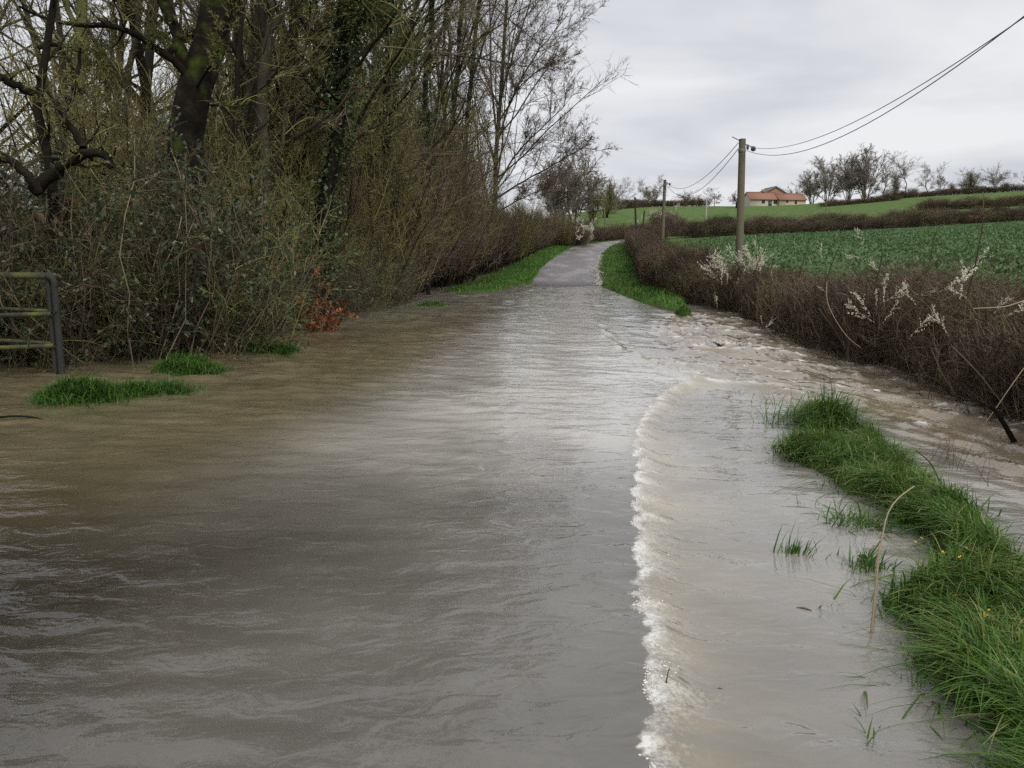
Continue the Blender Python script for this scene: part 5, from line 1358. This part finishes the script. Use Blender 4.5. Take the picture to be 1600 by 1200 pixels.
# verges farther up
def verge(x, y, z):
    s = x - road_mid(y); lf = np.interp(y, LF[1:, 1], LF[1:, 0]); rt = np.interp(y, [20, 25, 30, 36, 44, 55, 66, 78, 88, 96], [5.2, 5.3, 6.0, 6.0, 6.8, 8.2, 9.5, 10.7, 12.1, 14])
    left = (x > lf - .6) & (s < -2.0 - .15 * rng.random(len(x))); right = (s > 2.0 + .15 * rng.random(len(x))) & (x < rt)
    return (left | right) & (z > .0 + .06 * rng.random(len(x)))
B = scatter(150000, -5, 15, 20, 98, rng, verge)
g = Geo(); blades(g, B, .06 + .17 * fbm(B[:, 0] * .9, B[:, 1] * .5, 112), rng, .8, .010, tint=np.clip(.15 + .6 * fbm(B[:, 0] * 1.2, B[:, 1] * .6, 110) + .24 * rng.normal(size=len(B)), 0, 1))
tag(link("grass", g.mesh("grass_verges", M_GRASS)), "green verge grass on both sides of the climbing road", "grass", kind="stuff")
bd_in = lambda x, y: bend_dist(x, y)[0]
B = scatter(60000, -4, 30, 84, 116, rng, lambda x, y, z: (bd_in(x, y) > 1.95) & (bd_in(x, y) < 3.6))
g = Geo(); blades(g, B, .16, rng, .6, .012, tint=np.clip(.45 + .25 * rng.normal(size=len(B)), 0, .95))
tag(link("grass", g.mesh("grass_bend", M_GRASS)), "green grass edging the road bend below the upper hedge", "grass", kind="stuff")
# crop plants in the field behind the right hedge
n = 90000
y = 9 + 118 * rng.random(n) ** 1.0; x = rng.uniform(8, 95, n)
top = np.interp(x, [9, 15.6, 20.5, 28, 40, 60, 85, 120], [60, 99, 102, 106.5, 111, 117, 124, 134])
k = (x < .70 * y + 6) & (x - road_mid(y) > 10.0) & (y < top - 2) & (x > np.interp(y, [9, 42, 66, 88, 99], [7.5, 9.9, 11.8, 14.6, 18.6]))
x, y = x[k], y[k]; z = H(x, y); n = len(x)
C = np.repeat(np.stack([x, y, z], 1), 4, 0) + rng.normal(0, .05, (n * 4, 3)) * np.array([1, 1, .0]); az = rng.uniform(0, 2 * pi, n * 4)
Dv = np.stack([np.cos(az), np.sin(az), rng.uniform(.4, 1.4, n * 4)], 1)
g = Geo(); leaves(g, C, Dv / np.linalg.norm(Dv, axis=1, keepdims=True), .18, rng, .5, tint=np.clip(np.repeat(.32 + .5 * fbm(x * .16, y * .12, 120, 4), 4) + .14 * rng.normal(size=n * 4), 0, 1))
tag(link("crop", g.mesh("crop", M_CROP)), "dark green young crop covering the sloping field behind the hedge", "crop", kind="stuff")

# ------------------------------------------------------------------ small things in and by the water
def tube_thing(name, pts, r0, r1, mat, label, cat, K=12, tint=.5, group=None, zmin=None):
    g = Geo(); q = poly(pts, K); tubes(g, q, np.linspace(r0, r1, K)[None], 6, tint, cap=True)
    return tag(link(name, g.mesh(name, mat, True)), label, cat, group)


def wp(px, py, z):
    Dg = (EYE - z) / tan(PITCH + math.atan((py - 600) / 1295.0)); return A(px, py, Dg)


b = wp(1365, 925, -.12)
tube_thing("dry_stalk", [b, A(1372, 870, b[1] + .05), A(1378, 845, b[1] + .1), A(1385, 800, b[1] + .15), A(1402, 778, b[1] + .2), A(1428, 760, b[1] + .3)], .0048, .0035, M_STALK, "pale bent dry stalk leaning over the grassy bank", "stalk", 14, .6)
b = wp(1360, 1010, -.12)
tube_thing("stick", [b, A(1364, 960, b[1] + .02), A(1370, 905, b[1] + .05), A(1374, 850, b[1] + .1)], .007, .004, M_STALK, "upright pale stick at the edge of the bank", "stick", 8, .2, "sticks by the bank")
b = wp(1500, 1122, -.02)
tube_thing("stick", [b, b + [.09, .0, .015], b + [.19, .01, .0]], .008, .006, M_TWIG_BROWN, "short brown stick lying in the grass at lower right", "stick", 6, .6, "sticks by the bank")
b = wp(1470, 745, -.02)
tube_thing("stick", [b + [0, 0, -.05], A(1455, 722, b[1] - .1), A(1430, 703, b[1] - .2)], .006, .004, M_TWIG_DARK, "thin dark twig rising behind the bank over the ditch", "stick", 8, .5, "sticks by the bank")
b = wp(1590, 700, -.2)
tube_thing("stick", [b, A(1565, 655, b[1]), A(1548, 632, b[1])], .028, .018, M_BARK_DARK, "dark broken stub at the foot of the right hedge", "stick", 8, .4)
b = wp(1043, 1078, -.02)
tube_thing("twig", [b + [0, 0, -.02], A(1040, 1062, b[1]), A(1046, 1045, b[1] + .01)], .004, .002, M_TWIG_BROWN, "small brown twig caught in the froth line at the bottom", "twig", 6, .4, "twigs afloat")
b = wp(1245, 950, -.06)
tube_thing("twig", [b, b + [.03, -.01, .008], b + [.06, -.03, .0]], .005, .003, M_TWIG_BROWN, "tiny brown twig afloat left of the grass sprigs", "twig", 6, .4, "twigs afloat")
b = wp(1120, 1078, -.06)
tube_thing("twig", [b, b + [.012, 0, .008], b + [.024, 0, .0]], .005, .004, M_TWIG_BROWN, "tiny dark speck of debris afloat below the froth line", "twig", 5, .4, "twigs afloat")
b = wp(30, 655, .01)
tube_thing("branch", [b + [-.4, .1, -.02], b + [-.1, .02, .03], b + [.12, 0, .03], b + [.35, -.02, -.03]], .016, .008, M_BARK_DARK, "dark branch afloat beside the leftmost grass clump", "branch", 10, .4)
b = wp(97, 612, .05)
tube_thing("stalk", [b + [0, 0, -.05], b + [.03, 0, .08], b + [.10, .02, .17]], .008, .005, M_STALK, "short pale stalk in the grass clump by the gate", "stalk", 6, .7)
# drowned leaf clump and floating leaf
def leaf_thing(px, py, z, n, size, mat, label, cat, name):
    c = wp(px, py, z); g = Geo(); r2 = np.random.default_rng(int(px)); d = r2.normal(size=(n, 3)) * [1, 1, .3]
    leaves(g, c + r2.normal(0, size * .2, (n, 3)) * [1, 1, .15], d / np.linalg.norm(d, axis=1, keepdims=True), size, r2, .6, r2.random(n)); tag(link(name, g.mesh(name, mat)), label, cat)
leaf_thing(1358, 877, -.05, 3, .10, M_LEAF_IVY, "dark green leaf floating by the dry stalk", "leaf", "floating_leaf")
leaf_thing(1128, 542, -.05, 12, .16, M_LEAF_BRAMBLE, "dark drowned plant clump in the rapid", "plant", "drowned_plant")
leaf_thing(520, 506, .01, 10, .14, M_LEAF_BRAMBLE, "dark leaf clump afloat beside the rust-leaved sapling", "plant", "drowned_plant")
# yellow celandine specks in the bank
g = Geo(); r2 = np.random.default_rng(7)
for px, py in ((1510, 855), (1475, 862), (1540, 960), (1545, 953), (1440, 840), (1430, 846), (1500, 870)):
    c = wp(px, py, .14); d = r2.normal(size=(6, 3)) * [1, 1, .5]; leaves(g, np.repeat(c[None], 6, 0), d, .010, r2, .8, r2.random(6))
tag(link("yellow_flowers", g.mesh("yellow_flowers", ramp_mat("yellow_petal", [(0.55, 0.42, 0.02), (0.7, 0.58, 0.04)], .6, .3))), "tiny yellow flowers in the bank grass", "flowers", kind="stuff")

# pale gravel washed along the right edge of the road
r2 = np.random.default_rng(15); n = 1500
rng = r2
y = 46 + 30 * r2.random(n) ** 1.3; x = road_right(y) + .0 + r2.normal(0, .16, n) + .05; z = np.maximum(H(x, y), road_z(y)) + .02
g = Geo(); lumps(g, np.stack([x, y, z], 1), np.exp(r2.normal(-3.3, .4, n)), .6, r2.random(n))
tag(link("gravel", g.mesh("gravel", ramp_mat("pale_gravel", [(0.2, 0.18, 0.16), (0.36, 0.34, 0.31), (0.5, 0.48, 0.45)], .9, .2))), "pale gravel washed along the right edge of the dry road", "gravel", kind="stuff")

# thin dry weeds standing behind the bank
r2 = np.random.default_rng(21); P = []
for px, py in ((1475, 735), (1482, 738), (1490, 742), (1468, 730), (1500, 745), (1530, 770), (1300, 640), (1310, 642)):
    b = wp(px, py, -.12)
    for _ in range(3): P.append(wobbly(r2, b + r2.normal(0, .05, 3) * [1, 1, 0], b + [r2.normal(0, .06), r2.normal(0, .06), r2.uniform(.15, .34)], 5, .012))
P = np.array(P); g = Geo(); tubes(g, P, np.tile(np.linspace(.0025, .0012, 5)[None], (len(P), 1)), 3)
tag(link("dry_weeds", g.mesh("dry_weeds", M_TWIG_PINK, True)), "thin dry reddish weeds standing in the ditch behind the bank", "weeds", kind="stuff")

# DEDUPE labels of look-alikes: order them by distance
from collections import defaultdict
same = defaultdict(list)
for o in bpy.data.objects:
    if o.parent is None and "label" in o and "category" in o: same[o["label"]].append(o)
ORD = ["nearest", "second nearest", "third nearest", "fourth nearest", "fifth nearest", "sixth nearest", "seventh nearest", "eighth nearest", "ninth nearest", "tenth nearest"]
for lb, os_ in same.items():
    if len(os_) > 1:
        os_.sort(key=lambda o: o.location.y)
        for k, o in enumerate(os_):
            if k < len(ORD): o["label"] = lb + ", " + (ORD[k] if k < len(os_) - 1 or k == 0 else "the farthest")
